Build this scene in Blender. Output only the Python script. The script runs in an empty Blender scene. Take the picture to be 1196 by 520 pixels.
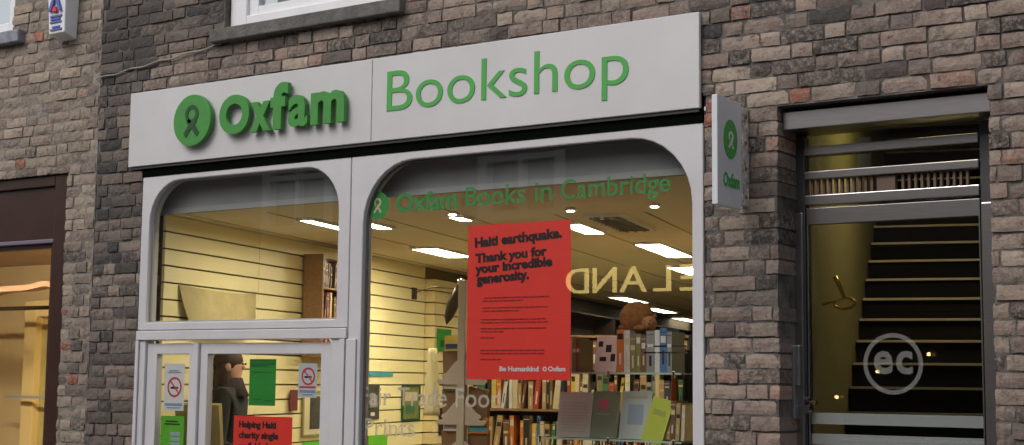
import bpy, bmesh, math, random
from mathutils import Vector, Matrix, noise
random.seed(7)
R = math.radians
sc = bpy.context.scene
COL = sc.collection

# ------------------------------------------------------------------ camera
EYE = Vector((0.0, -6.6, 1.75))
YAW, PITCH, ROLL = R(33.81), R(6.185), R(0.63)
fw = Vector((-math.sin(YAW)*math.cos(PITCH), math.cos(YAW)*math.cos(PITCH), math.sin(PITCH)))
rt = Vector((math.cos(YAW), math.sin(YAW), 0)); up = rt.cross(fw)
r2 = rt*math.cos(ROLL) + up*math.sin(ROLL); u2 = -rt*math.sin(ROLL) + up*math.cos(ROLL)
cam = bpy.data.cameras.new('camera'); co = bpy.data.objects.new('camera', cam); COL.objects.link(co)
M = Matrix((r2, u2, -fw)).transposed().to_4x4(); M.translation = EYE
co.matrix_world = M
cam.sensor_width = 36; cam.lens = 36*1704/1196; cam.clip_end = 500; cam.clip_start = 0.05
sc.camera = co

# ------------------------------------------------------------------ world + sun
w = bpy.data.worlds.new('World'); sc.world = w; w.use_nodes = True
nt = w.node_tree; bg = nt.nodes['Background']
sky = nt.nodes.new('ShaderNodeTexSky'); sky.sky_type = 'NISHITA'; sky.sun_disc = False
SUN_EL, SUN_ROT = R(48), R(200)
sky.sun_elevation = SUN_EL; sky.sun_rotation = SUN_ROT; sky.dust_density = 4; sky.air_density = 1.2
hs = nt.nodes.new('ShaderNodeHueSaturation'); hs.inputs['Saturation'].default_value = 0.36
nt.links.new(sky.outputs[0], hs.inputs['Color']); nt.links.new(hs.outputs[0], bg.inputs[0])
bg.inputs[1].default_value = 0.14
sl = bpy.data.lights.new('sun', 'SUN'); sl.energy = 0.6; sl.angle = R(25); sl.color = (1, .975, .95)
so = bpy.data.objects.new('sun', sl); COL.objects.link(so)
sd = Vector((math.sin(SUN_ROT)*math.cos(SUN_EL), math.cos(SUN_ROT)*math.cos(SUN_EL), math.sin(SUN_EL)))
so.rotation_euler = sd.to_track_quat('Z', 'Y').to_euler(); so.location = (0, -20, 20)
sc.view_settings.view_transform = 'Standard'; sc.view_settings.look = 'None'
sc.view_settings.gamma = 1; sc.view_settings.use_curve_mapping = False
sc.view_settings.exposure = 0.12
try:
    sc.cycles.transparent_max_bounces = 24; sc.cycles.max_bounces = 8
    sc.cycles.sample_clamp_indirect = 4; sc.cycles.caustics_reflective = False; sc.cycles.caustics_refractive = False
except Exception: pass

# ------------------------------------------------------------------ materials
MATS = {}
def srgb(r, g, b):
    f = lambda c: (c/255/12.92) if c/255 < .04045 else ((c/255+.055)/1.055)**2.4
    return (f(r), f(g), f(b))
def mat(name, col, rough=.6, metal=0, var=.0, scale=6, bump=0, bscale=60, emit=None, coat=0, stretch=None):
    if name in MATS: return MATS[name]
    m = bpy.data.materials.new(name); m.use_nodes = True; MATS[name] = m
    n = m.node_tree; p = n.nodes['Principled BSDF']
    p.inputs['Base Color'].default_value = (*col, 1); p.inputs['Roughness'].default_value = rough
    p.inputs['Metallic'].default_value = metal
    if coat: p.inputs['Coat Weight'].default_value = coat
    tc = n.nodes.new('ShaderNodeTexCoord')
    src = tc.outputs['Object']
    if stretch:
        mp = n.nodes.new('ShaderNodeMapping'); mp.inputs['Scale'].default_value = stretch
        n.links.new(src, mp.inputs[0]); src = mp.outputs[0]
    if var:
        ns = n.nodes.new('ShaderNodeTexNoise'); ns.inputs['Scale'].default_value = scale; ns.inputs['Detail'].default_value = 6
        ns.inputs['Roughness'].default_value = .65
        n.links.new(src, ns.inputs['Vector'])
        cr = n.nodes.new('ShaderNodeValToRGB')
        cr.color_ramp.elements[0].position = .3; cr.color_ramp.elements[1].position = .72
        cr.color_ramp.elements[0].color = (*[c*(1-var) for c in col], 1)
        cr.color_ramp.elements[1].color = (*[min(1, c*(1+var*.6)) for c in col], 1)
        n.links.new(ns.outputs['Fac'], cr.inputs[0]); n.links.new(cr.outputs[0], p.inputs['Base Color'])
    if bump:
        nb = n.nodes.new('ShaderNodeTexNoise'); nb.inputs['Scale'].default_value = bscale; nb.inputs['Detail'].default_value = 4
        n.links.new(src, nb.inputs['Vector'])
        b = n.nodes.new('ShaderNodeBump'); b.inputs['Strength'].default_value = bump; b.inputs['Distance'].default_value = .01
        n.links.new(nb.outputs['Fac'], b.inputs['Height']); n.links.new(b.outputs[0], p.inputs['Normal'])
    if emit:
        p.inputs['Emission Color'].default_value = (*emit[0], 1); p.inputs['Emission Strength'].default_value = emit[1]
    return m

def brick_mat(name, stops, soot, mort=False):
    m = bpy.data.materials.new(name); m.use_nodes = True; n = m.node_tree; p = n.nodes['Principled BSDF']
    p.inputs['Roughness'].default_value = .92; p.inputs['Specular IOR Level'].default_value = .25
    at = n.nodes.new('ShaderNodeAttribute'); at.attribute_name = 'brick'
    sp = n.nodes.new('ShaderNodeSeparateColor'); n.links.new(at.outputs['Color'], sp.inputs[0])
    cr = n.nodes.new('ShaderNodeValToRGB'); el = cr.color_ramp.elements
    el[0].position = stops[0][0]; el[0].color = (*stops[0][1], 1); el[1].position = stops[1][0]; el[1].color = (*stops[1][1], 1)
    for ps, c in stops[2:]:
        e = el.new(ps); e.color = (*c, 1)
    n.links.new(sp.outputs[0], cr.inputs[0])
    tc = n.nodes.new('ShaderNodeTexCoord')
    def noi(s, d=6, r=.6):
        q = n.nodes.new('ShaderNodeTexNoise'); q.inputs['Scale'].default_value = s; q.inputs['Detail'].default_value = d
        q.inputs['Roughness'].default_value = r; n.links.new(tc.outputs['Object'], q.inputs['Vector']); return q
    def mix(a, b, f, typ='MIX'):
        x = n.nodes.new('ShaderNodeMix'); x.data_type = 'RGBA'; x.blend_type = typ
        for s, v in ((6, a), (7, b), (0, f)):
            if isinstance(v, (int, float)): x.inputs[s].default_value = v
            elif isinstance(v, tuple): x.inputs[s].default_value = (*v, 1)
            else: n.links.new(v, x.inputs[s])
        return x.outputs[2]
    def ramp(v, a, b, c0=0, c1=1):
        x = n.nodes.new('ShaderNodeMapRange'); n.links.new(v, x.inputs[0])
        x.inputs[1].default_value = a; x.inputs[2].default_value = b; x.inputs[3].default_value = c0; x.inputs[4].default_value = c1
        return x.outputs[0]
    c0 = mix(cr.outputs[0], (.26, .205, .17), .08)
    # value variation per brick, mottled faces, pale lime bloom, dark crust
    c = mix(c0, (0, 0, 0), ramp(sp.outputs[1], 0, 1, 0, .30))
    c = mix(c, (.38, .325, .27), ramp(noi(30, 10, .85).outputs['Fac'], .47, .60, 0, .85))
    c = mix(c, (.030, .026, .024), ramp(noi(11, 10, .88).outputs['Fac'], .52, .63, 0, .85))
    c = mix(c, (.20, .175, .15), ramp(noi(4, 9, .8).outputs['Fac'], .54, .64, 0, .45))
    c = mix(c, (.25, .13, .095), ramp(noi(9, 8, .75).outputs['Fac'], .56, .72, 0, .45))
    c = mix(c, (.05, .048, .05), sp.outputs[2])
    c = mix(c, (.06, .055, .055), ramp(noi(1.6, 5, .6).outputs['Fac'], .5, .8, 0, soot))
    n.links.new(c, p.inputs['Base Color'])
    b = n.nodes.new('ShaderNodeBump'); b.inputs['Strength'].default_value = 1.0; b.inputs['Distance'].default_value = .008
    n.links.new(noi(45, 9, .75).outputs['Fac'], b.inputs['Height'])
    n.links.new(b.outputs[0], p.inputs['Normal'])
    return m
def glass(name, tint=(1, 1, 1), boost=1.8, ior=1.5):
    if name in MATS: return MATS[name]
    m = bpy.data.materials.new(name); m.use_nodes = True; n = m.node_tree; MATS[name] = m
    n.nodes.remove(n.nodes['Principled BSDF']); o = n.nodes['Material Output']
    t = n.nodes.new('ShaderNodeBsdfTransparent'); t.inputs[0].default_value = (*tint, 1)
    g = n.nodes.new('ShaderNodeBsdfGlossy'); g.inputs['Roughness'].default_value = 0.0
    f = n.nodes.new('ShaderNodeFresnel'); f.inputs['IOR'].default_value = ior
    mx = n.nodes.new('ShaderNodeMixShader')
    ge = n.nodes.new('ShaderNodeNewGeometry'); iv = n.nodes.new('ShaderNodeMath'); iv.operation = 'SUBTRACT'; iv.inputs[0].default_value = 1
    n.links.new(ge.outputs['Backfacing'], iv.inputs[1])          # only the outer face of each skin mirrors; both sheets together
    ml = n.nodes.new('ShaderNodeMath'); ml.operation = 'MULTIPLY'; n.links.new(f.outputs[0], ml.inputs[0]); n.links.new(iv.outputs[0], ml.inputs[1])
    mb_ = n.nodes.new('ShaderNodeMath'); mb_.operation = 'MULTIPLY'; mb_.inputs[1].default_value = boost
    n.links.new(ml.outputs[0], mb_.inputs[0]); n.links.new(mb_.outputs[0], mx.inputs[0])
    n.links.new(t.outputs[0], mx.inputs[1]); n.links.new(g.outputs[0], mx.inputs[2]); n.links.new(mx.outputs[0], o.inputs[0])
    return m
def film(name, col, alpha):      # thin vinyl or frosting that lets part of the light through
    if name in MATS: return MATS[name]
    m = bpy.data.materials.new(name); m.use_nodes = True; MATS[name] = m
    p = m.node_tree.nodes['Principled BSDF']; p.inputs['Base Color'].default_value = (*col, 1)
    p.inputs['Alpha'].default_value = alpha; p.inputs['Roughness'].default_value = .6
    return m

STOPS_A = [(0, (.05, .047, .047)), (.14, (.13, .10, .09)), (.26, (.36, .265, .225)), (.42, (.27, .215, .185)), (.55, (.50, .40, .32)), (.70, (.33, .235, .20)), (.85, (.42, .31, .25)), (.97, (.42, .13, .08))]
STOPS_B = [(0, (.08, .07, .07)), (.1, (.25, .19, .165)), (.3, (.44, .34, .28)), (.5, (.34, .275, .22)), (.7, (.52, .42, .33)), (.88, (.38, .29, .23)), (.96, (.44, .13, .08))]
m_brick = brick_mat('weathered_brick', STOPS_A, .55)
m_brickb = brick_mat('buff_brick', STOPS_B, .3)
m_mortar = mat('old_mortar', (.15, .135, .122), .95, var=.8, scale=7, bump=.6, bscale=90)
m_frame = mat('painted_frame', (.60, .58, .60), .45, var=.09, scale=2.5, bump=.08, bscale=30)
m_fascia = mat('fascia_paint', (.59, .58, .585), .5, var=.08, scale=1.6)
m_black = mat('shadow_strip_black', (.004, .005, .004), 1); m_black.node_tree.nodes['Principled BSDF'].inputs['Specular IOR Level'].default_value = 0
m_green = mat('sign_green', (.055, .27, .045), .5, var=.1, scale=20)
m_dgreen = mat('dark_green', (.012, .07, .016), .6)  # dark green for the emblem figure, a picture frame and card print
m_grnprint = mat('printed_green', (.07, .36, .07), .5)
m_upvc = mat('white_gloss', (.80, .80, .82), .35, var=.05)
m_stone = mat('dark_stone', (.14, .13, .12), .9, var=.5, scale=9, bump=.6)
m_sill_blue = mat('grey_sill', (.27, .29, .33), .85, var=.5, scale=9, bump=.5)
m_steel = mat('brushed_steel', (.42, .40, .40), .30, 1, var=.12, scale=9, stretch=(1, 1, 14))
m_dsteel = mat('dark_steel', (.10, .10, .105), .38, .7, var=.2, scale=6)
m_cream = mat('cream_slatwall', (.86, .76, .42), .5, var=.06, scale=2)
m_groove = mat('slat_groove', (.22, .15, .07), .7)
m_ceil = mat('ceiling_tile', (.74, .66, .47), .9, var=.06, scale=3, bump=.3, bscale=120)
m_carpet = mat('shop_carpet', (.26, .22, .16), .95, var=.3, scale=30)
m_bulk = mat('grey_bulkhead', (.29, .29, .30), .8, var=.08)
m_glass = glass('window_glass', (.97, .98, .97), 2.2)
m_shelfglass = glass('shelf_glass', (.90, .95, .92))
m_brown = mat('dark_brown_paint', (.045, .018, .012), .35, var=.2, scale=5)
m_lilac = mat('lilac_trim', (.34, .28, .36), .3, .6)
m_red = mat('poster_red', (.86, .045, .03), .55, var=.05, scale=4)
m_ink = mat('black_ink', (.02, .008, .01), .6)
m_softink = mat('small_print', (.33, .015, .015), .6)
m_paper = mat('white_paper', (.74, .75, .78), .6, var=.04)
m_pgreen = mat('poster_green', (.03, .28, .035), .5, var=.08)
m_bgreen = mat('lime_card', (.13, .48, .03), .5, var=.15, scale=20)
m_prred = mat('ring_red', (.62, .05, .06), .5)
m_blue = mat('ink_blue', (.10, .13, .42), .5)
m_teal = mat('teal_card', (.05, .30, .38), .5)
m_cream_txt = film('cream_vinyl', (.55, .50, .42), .45)
m_winprint = film('green_vinyl', (.022, .19, .04), 1.0)
m_frost = film('frosted_vinyl', (.40, .43, .42), .36)
m_dark = mat('dark_wood', (.05, .03, .018), .6, var=.3)
m_wood = mat('shelf_wood', (.30, .17, .08), .55, var=.25, scale=8, stretch=(1, 6, 6))
m_beige = mat('beige_card', (.50, .42, .31), .7, var=.06)
m_tanbrown = mat('brown_card', (.22, .12, .05), .8, var=.15)
m_chrome = mat('chrome', (.75, .75, .74), .12, 1)
m_gold = mat('brass', (.75, .50, .12), .3, 1)
m_rust = mat('rusty_bracket', (.60, .55, .50), .8, var=.85, scale=26, bump=.5)
m_lamp = mat('lamp_diffuser', (.9, .9, .85), .5, emit=((1, .89, .64), 62))
m_lampfar = mat('lamp_diffuser_far', (.9, .9, .85), .5, emit=((1, .89, .64), 9))
m_louv = mat('louvre_metal', (.62, .62, .55), .25, .8)
m_pages = mat('book_pages', (.66, .60, .46), .9, var=.1)

# ------------------------------------------------------------------ mesh helpers
XF = None
class MB:
    def __init__(s): s.v = []; s.f = []; s.m = []; s.cur = 0
    def add(s, vs, fs):
        o = len(s.v); s.v += [tuple(x) for x in vs]; s.f += [tuple(o+i for i in f) for f in fs]; s.m += [s.cur]*len(fs); return s
    def box(s, x0, x1, y0, y1, z0, z1, rot=None, c=None):
        vs = [Vector((x, y, z)) for z in (z0, z1) for x, y in ((x0, y0), (x1, y0), (x1, y1), (x0, y1))]
        if rot is not None:
            c = Vector(c) if c else Vector(((x0+x1)/2, (y0+y1)/2, (z0+z1)/2)); vs = [c + rot @ (q-c) for q in vs]
        return s.add(vs, [(0, 3, 2, 1), (4, 5, 6, 7), (0, 1, 5, 4), (1, 2, 6, 5), (2, 3, 7, 6), (3, 0, 4, 7)])
    def prism(s, pts, y0, y1):           # outline in x,z extruded along y
        n = len(pts); vs = [(p[0], y0, p[1]) for p in pts] + [(p[0], y1, p[1]) for p in pts]
        return s.add(vs, [tuple(range(n)), tuple(range(2*n-1, n-1, -1))] + [(i, i+n, (i+1) % n+n, (i+1) % n) for i in range(n)])
    def ring(s, outer, inner, y0, y1):   # frame between two outlines of equal length
        n = len(outer); vs = [(p[0], y, p[1]) for y in (y0, y1) for p in outer] + [(p[0], y, p[1]) for y in (y0, y1) for p in inner]
        fs = []
        for i in range(n):
            j = (i+1) % n
            fs += [(i, j, 2*n+j, 2*n+i), (n+j, n+i, 3*n+i, 3*n+j), (i, n+i, n+j, j), (2*n+i, 2*n+j, 3*n+j, 3*n+i)]
        return s.add(vs, fs)
    def tube(s, path, r, seg=10, flat=1.0):
        path = [Vector(p) for p in path]; rs = r if isinstance(r, (list, tuple)) else [r]*len(path); vs = []
        for i, p in enumerate(path):
            d = (path[min(i+1, len(path)-1)] - path[max(i-1, 0)]).normalized()
            a = d.orthogonal().normalized() if abs(d.y) > .95 else d.cross(Vector((0, 1, 0))).normalized()
            b = d.cross(a).normalized()
            for k in range(seg):
                t = 2*math.pi*k/seg; vs.append(p + a*math.cos(t)*rs[i] + b*math.sin(t)*rs[i]*flat)
        fs = [(i*seg+k, i*seg+(k+1) % seg, (i+1)*seg+(k+1) % seg, (i+1)*seg+k) for i in range(len(path)-1) for k in range(seg)]
        fs += [tuple(range(seg-1, -1, -1)), tuple((len(path)-1)*seg+k for k in range(seg))]
        return s.add(vs, fs)
    def ball(s, c, rx, ry, rz, seg=16, rings=10, fn=None):
        vs = []; c = Vector(c)
        for i in range(rings+1):
            ph = math.pi*i/rings
            for k in range(seg):
                t = 2*math.pi*k/seg; d = Vector((math.sin(ph)*math.cos(t), math.sin(ph)*math.sin(t), math.cos(ph)))
                q = fn(d) if fn else 1
                vs.append(c + Vector((d.x*rx, d.y*ry, d.z*rz))*q)
        return s.add(vs, [(i*seg+k, i*seg+(k+1) % seg, (i+1)*seg+(k+1) % seg, (i+1)*seg+k) for i in range(rings) for k in range(seg)])
    def build(s, name, mats, parent=None, off=None, bevel=0, smooth=False):
        if XF: s.v = [XF(*q) for q in s.v]
        me = bpy.data.meshes.new(name); off = Vector(off) if off is not None else Vector((0, 0, 0))
        me.from_pydata([tuple(Vector(q)-off) for q in s.v], [], s.f)
        for mm in (mats if isinstance(mats, (list, tuple)) else [mats]): me.materials.append(mm)
        for pl, k in zip(me.polygons, s.m): pl.material_index = k; pl.use_smooth = smooth
        me.update(); bm = bmesh.new(); bm.from_mesh(me)
        if smooth: bmesh.ops.remove_doubles(bm, verts=bm.verts, dist=1e-5)
        bmesh.ops.recalc_face_normals(bm, faces=bm.faces)
        bm.to_mesh(me); bm.free()
        o = bpy.data.objects.new(name, me); COL.objects.link(o)
        if parent: o.parent = parent
        elif off.length: o.location = off
        if bevel:
            b = o.modifiers.new('bevel', 'BEVEL'); b.width = bevel; b.segments = 2; b.limit_method = 'ANGLE'
        return o
def B(*a, **k): return MB().box(*a, **k)
def tag(o, label=None, cat=None, group=None, kind=None):
    for k, v in (('label', label), ('category', cat), ('group', group), ('kind', kind)):
        if v: o[k] = v
    return o
def thing(name, label, cat, loc=(0, 0, 0), rz=0, group=None):
    o = bpy.data.objects.new(name, None); COL.objects.link(o); o.location = loc; o.rotation_euler = (0, 0, rz)
    o.empty_display_size = .1
    return tag(o, label, cat, group)
def text_polys(txt, bold=0, ext=0, res=3):
    cu = bpy.data.curves.new('t', 'FONT'); cu.body = txt; cu.size = 1; cu.offset = bold; cu.extrude = ext; cu.resolution_u = res
    o = bpy.data.objects.new('t', cu); COL.objects.link(o)
    dg = bpy.context.evaluated_depsgraph_get(); me = bpy.data.meshes.new_from_object(o.evaluated_get(dg))
    vs = [q.co.copy() for q in me.vertices]; fs = [tuple(p.vertices) for p in me.polygons]
    bpy.data.objects.remove(o); bpy.data.curves.remove(cu); bpy.data.meshes.remove(me)
    return vs, fs
def put_text(mb, txt, x0, x1, z0, z1, y0, y1, bold=0, rot=0, res=3):
    """letters whose bounding box is x0..x1, z0..z1 on a wall facing -y; y0 (front) .. y1 (back)"""
    vs, fs = text_polys(txt, bold, .5, res)
    ax, bx = min(q.x for q in vs), max(q.x for q in vs); ay, by = min(q.y for q in vs), max(q.y for q in vs)
    out = []
    for q in vs:
        X = x0 + (q.x-ax)/(bx-ax)*(x1-x0); Z = z0 + (q.y-ay)/(by-ay)*(z1-z0); Y = y0 if q.z > 0 else y1
        if rot: X, Z = x0+(X-x0)*math.cos(rot)-(Z-z0)*math.sin(rot), z0+(X-x0)*math.sin(rot)+(Z-z0)*math.cos(rot)
        out.append((X, Y, Z))
    return mb.add(out, fs)
def rrect(x0, x1, z0, z1, rtl, rtr, rb=0, n=8):
    pts = []
    def arc(cx, cz, r, a0, a1):
        for i in range(n+1):
            a = a0+(a1-a0)*i/n; pts.append((cx+r*math.cos(a), cz+r*math.sin(a)))
    P = math.pi
    arc(x0+rb, z0+rb, rb, P, 1.5*P); arc(x1-rb, z0+rb, rb, 1.5*P, 2*P); arc(x1-rtr, z1-rtr, rtr, 0, P/2); arc(x0+rtl, z1-rtl, rtl, P/2, P)
    return pts
def circ(cx, cz, r, n=28): return [(cx+r*math.cos(2*math.pi*i/n), cz+r*math.sin(2*math.pi*i/n)) for i in range(n)]
def ribbon(mb, cx, cz, r, y0, y1, wd=.17):
    """looped figure inside the round emblem: a ring for the head, two arms crossing down to the feet"""
    n = 18; o, i_ = [], []
    mb.ring([(cx+a*r, cz+b*r) for a, b in circ(0, .24, .34, n)], [(cx+a*r, cz+b*r) for a, b in circ(0, .24, .19, n)], y0, y1)
    for sgn in (-1, 1):
        P = [(sgn*.20, .02), (sgn*.02, -.14), (-sgn*.16, -.30), (-sgn*.22, -.42), (-sgn*.34, -.52)]
        for (a, b), (c, d) in zip(P, P[1:]):
            L = math.hypot(c-a, d-b); nx, nz = -(d-b)/L*wd/2, (c-a)/L*wd/2
            e = (sgn > 0)*.0007
            mb.prism([(cx+r*(a+nx), cz+r*(b+nz)), (cx+r*(a-nx), cz+r*(b-nz)), (cx+r*(c-nx), cz+r*(d-nz)), (cx+r*(c+nx), cz+r*(d+nz))], y0-e, y1)

# ------------------------------------------------------------------ brickwork
def brickwork(x0, x1, z0, z1, holes, seed, soot_fn, deep=.30, jag=.0):
    rnd = random.Random(seed); V = []; F = []; C = []; hz = {h[i] for h in holes for i in (2, 3)}
    CO = .076; nrow = int((z1-z0)/CO)
    def brick(a, b, c, d, deepL, deepR, col):
        fine = (-9.6 < a < -1.2) and (1.1 < c < 4.5)
        nx = max(2, int((b-a)/.03)) if fine else 1; nz = 3 if fine else 1
        yo = rnd.uniform(-.006, .004); tx = rnd.uniform(-.004, .004); tz = rnd.uniform(-.003, .003); sd = rnd.uniform(0, 99)
        base = len(V); r0 = rnd.uniform(.0015, .005)
        for j in range(nz+1):
            for i in range(nx+1):
                u, t = i/nx, j/nz
                x = a+(b-a)*u; z = c+(d-c)*t
                nn = noise.noise(Vector((x*22, z*22, sd))) + .8*noise.noise(Vector((x*55, z*60, sd)))
                edge = (i in (0, nx)) + (j in (0, nz))
                y = yo + tx*(u-.5) + tz*(t-.5) + nn*.004 + (r0 if edge == 1 else r0*2 if edge == 2 else 0)
                if edge and fine:
                    x += noise.noise(Vector((z*30, sd, 3)))*.005*(1 if i in (0, nx) else 0)
                    z += noise.noise(Vector((x*26, sd, 7)))*.0055*(1 if j in (0, nz) else 0)
                V.append((x, y, z))
        id_ = lambda i, j: base+j*(nx+1)+i
        for j in range(nz):
            for i in range(nx): F.append((id_(i, j), id_(i+1, j), id_(i+1, j+1), id_(i, j+1))); C.append(col)
        loop = [id_(i, 0) for i in range(nx)] + [id_(nx, j) for j in range(nz)] + [id_(i, nz) for i in range(nx, 0, -1)] + [id_(0, j) for j in range(nz, 0, -1)]
        bk = len(V)
        for k in loop:
            x, y, z = V[k]; dp = .03
            if deepL and x < a+.012: dp = deep
            if deepR and x > b-.012: dp = deep
            V.append((x, dp, z))
        n = len(loop)
        for k in range(n): F.append((loop[k], bk+k, bk+(k+1) % n, loop[(k+1) % n])); C.append(col)
    wav = lambda x, z: .012*noise.noise(Vector((x*.9, z*1.3, seed)))+.005*noise.noise(Vector((x*4, z*3, seed+2)))
    for row in range(nrow):
        c = z0+row*CO; d = c+CO-.010+rnd.uniform(-.0015, .001)
        x = x0 - rnd.uniform(0, .3) - (.085 if row % 2 else 0); k = rnd.randint(0, 1)
        while x < x1:
            L = (.215 if k % 2 == 0 else .103)*rnd.uniform(.94, 1.05)
            if rnd.random() < .12: k += 1
            k += 1
            a, b = max(x, x0+jag*(row % 3 == 0)), min(x+L, x1); x += L+.011
            segs = [(a, b, c, d, False, False)]
            for hx0, hx1, hz0, hz1 in holes:
                ns = []
                for (p, q, s, t, l, r) in segs:
                    if q <= hx0 or p >= hx1 or t <= hz0 or s >= hz1: ns.append((p, q, s, t, l, r)); continue
                    ov = (min(t, hz1)-max(s, hz0))/(t-s)
                    if ov < .6:
                        if s < hz0: ns.append((p, q, s, hz0, l, r))
                        else: ns.append((p, q, hz1, t, l, r))
                    else:
                        if p < hx0: ns.append((p, hx0, s, t, l, True))
                        if q > hx1: ns.append((hx1, q, s, t, True, r))
                segs = ns
            h = rnd.random(); v_ = rnd.random(); st = soot_fn((a+b)/2, c, rnd)
            for (p, q, s, t, l, r) in segs:
                if q-p > .025 and t-s > .015: brick(p, q, s if s in hz else s+wav(p, c), t if t in hz else t+wav(p, c), l, r, (h*.93 if h < .985 else .97, v_, st))
    return V, F, C
def brick_object(name, V, F, C, m, parent, off):
    me = bpy.data.meshes.new(name); me.from_pydata([(a-off[0], b-off[1], c-off[2]) for a, b, c in V], [], F); me.materials.append(m)
    at = me.attributes.new('brick', 'FLOAT_COLOR', 'FACE')
    buf = []
    for c in C: buf += [c[0], c[1], c[2], 1]
    at.data.foreach_set('color', buf); me.update()
    o = bpy.data.objects.new(name, me); COL.objects.link(o); o.parent = parent; return o
def mortar_grid(x0, x1, z0, z1, holes, y0, y1):
    xs = sorted({x0, x1, *[h[i] for h in holes for i in (0, 1) if x0 < h[i] < x1]}); zs = sorted({z0, z1, *[h[i] for h in holes for i in (2, 3) if z0 < h[i] < z1]})
    vs = {}; V = []; F = []
    solid = lambda i, j: 0 <= i < len(xs)-1 and 0 <= j < len(zs)-1 and not any(h[0] < (xs[i]+xs[i+1])/2 < h[1] and h[2] < (zs[j]+zs[j+1])/2 < h[3] for h in holes)
    def vid(i, j, k):
        if (i, j, k) not in vs: vs[i, j, k] = len(V); V.append((xs[i], (y0, y1)[k], zs[j]))
        return vs[i, j, k]
    for i in range(len(xs)-1):
        for j in range(len(zs)-1):
            if not solid(i, j): continue
            F.append((vid(i, j, 0), vid(i+1, j, 0), vid(i+1, j+1, 0), vid(i, j+1, 0))); F.append((vid(i, j, 1), vid(i, j+1, 1), vid(i+1, j+1, 1), vid(i+1, j, 1)))
            if not solid(i-1, j): F.append((vid(i, j, 0), vid(i, j+1, 0), vid(i, j+1, 1), vid(i, j, 1)))
            if not solid(i+1, j): F.append((vid(i+1, j, 0), vid(i+1, j, 1), vid(i+1, j+1, 1), vid(i+1, j+1, 0)))
            if not solid(i, j-1): F.append((vid(i, j, 0), vid(i, j, 1), vid(i+1, j, 1), vid(i+1, j, 0)))
            if not solid(i, j+1): F.append((vid(i, j+1, 0), vid(i+1, j+1, 0), vid(i+1, j+1, 1), vid(i, j+1, 1)))
    m = MB(); m.add(V, F); return m

# ================================================================== THE STREET
tag(B(-30, 30, -7.4, -.002, -.3, 0).build('pavement', mat('paving', (.20, .19, .18), .9, var=.3, scale=5, bump=.4)), kind='structure')
tag(B(-60, 60, -60, 60, -.5, -.305).build('ground', mat('earth', (.12, .11, .10), .95, var=.3)), kind='structure')

# ================================================================== SHOP BUILDING
SB = (-3.0, 0, 0)
shop = thing('shop_building', 'weathered brown brick shop building behind the pale fascia and steel-framed entrance', 'building', SB)
XJ = -7.83                                      # joint with the neighbouring building
H_SHOP = (-7.37, -3.255, .0, 3.20); H_EC = (-2.86, -1.835, .0, 3.10); H_UP = (-6.66, -5.26, 3.97, 5.35)
HA = [H_SHOP, H_EC, H_UP]
def soot_a(x, z, rnd):
    v = noise.noise(Vector((x*1.1, z*1.6, 5)))*.5
    if x < -7.35: v += .42
    if z > 3.8 and x < -6.6: v += .42
    if x > -3.3 and z < 3.0: v += .10
    if rnd.random() < .12: v += .5
    return max(0, min(.85, v + rnd.uniform(-.18, .22)))
V, F, C = brickwork(XJ, 1.5, 0, 5.9, HA, 3, soot_a)
brick_object('brick_wall', V, F, C, m_brick, shop, SB)
g = .007
mortar_grid(XJ+.002, 1.49, .0, 5.9, [(a-g, b+g, c-g, d+g) for a, b, c, d in HA], .0085, .31).build('mortar', m_mortar, shop, SB)
# upper sash window
win = B(-6.66, -6.52, .05, .16, 3.975, 5.34).box(-5.40, -5.265, .05, .16, 3.975, 5.34).box(-6.52, -5.40, .05, .16, 3.975, 4.055).box(-6.52, -5.40, .05, .16, 5.24, 5.34).build('window', m_upvc, shop, SB, .006)
f2 = B(-6.52, -6.44, .075, .14, 4.055, 5.24).box(-5.48, -5.40, .075, .14, 4.055, 5.24).box(-6.44, -5.48, .075, .14, 4.055, 4.115).box(-6.44, -5.48, .075, .14, 4.66, 4.72).box(-6.44, -5.48, .075, .14, 5.18, 5.24)
f2.box(-6.105, -6.075, .085, .13, 4.115, 4.66).box(-5.845, -5.815, .085, .13, 4.115, 4.66)
f2.build('sash', m_upvc, win, SB, .004)
B(-6.44, -5.48, .104, .110, 4.115, 5.18).build('pane', m_glass, win, SB)
B(-6.44, -5.48, .25, .26, 4.0, 5.2).build('curtain', mat('grey_net', (.16, .16, .18), .9, var=.4, scale=14, stretch=(6, 1, .5)), win, SB)
B(-6.74, -5.19, -.055, .05, 3.885, 3.97).build('window_sill', m_stone, shop, SB, .008)
B(-6.7, -5.2, -.012, .05, 5.35, 5.55).build('lintel', m_stone, shop, SB, .008)
# skewed interior: the rooms run back at 15 degrees to the facade
SK = R(15); O = Vector((-7.30, .17, 0)); vv = Vector((-math.sin(SK), math.cos(SK), 0)); uu = Vector((math.cos(SK), math.sin(SK), 0))
def S(t, s, z=0): q = O+uu*t+vv*s; return Vector((q.x, q.y, z))
ZC = 2.83; DEP = 21
def slab(pts, z0, z1):
    n = len(pts); m = MB(); m.add([(p[0], p[1], z0) for p in pts]+[(p[0], p[1], z1) for p in pts], [tuple(range(n-1, -1, -1)), tuple(range(n, 2*n))]+[(i, (i+1) % n, n+(i+1) % n, n+i) for i in range(n)]); return m
WR = 4.05                                        # right wall of the sales floor, in t
rA = S(0, 0); q0 = S(WR, 0); ry = .17; kk = (ry-q0.y)/vv.y; rB = q0+vv*kk
poly = [(rA.x-.3, ry), (rB.x, ry), tuple(S(WR, DEP)[:2]), tuple(S(-.4, DEP)[:2])]
slab(poly, ZC, ZC+.05).build('ceiling', m_ceil, shop, SB)
slab(poly, -.02, .02).build('shop_floor', m_carpet, shop, SB)
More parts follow.
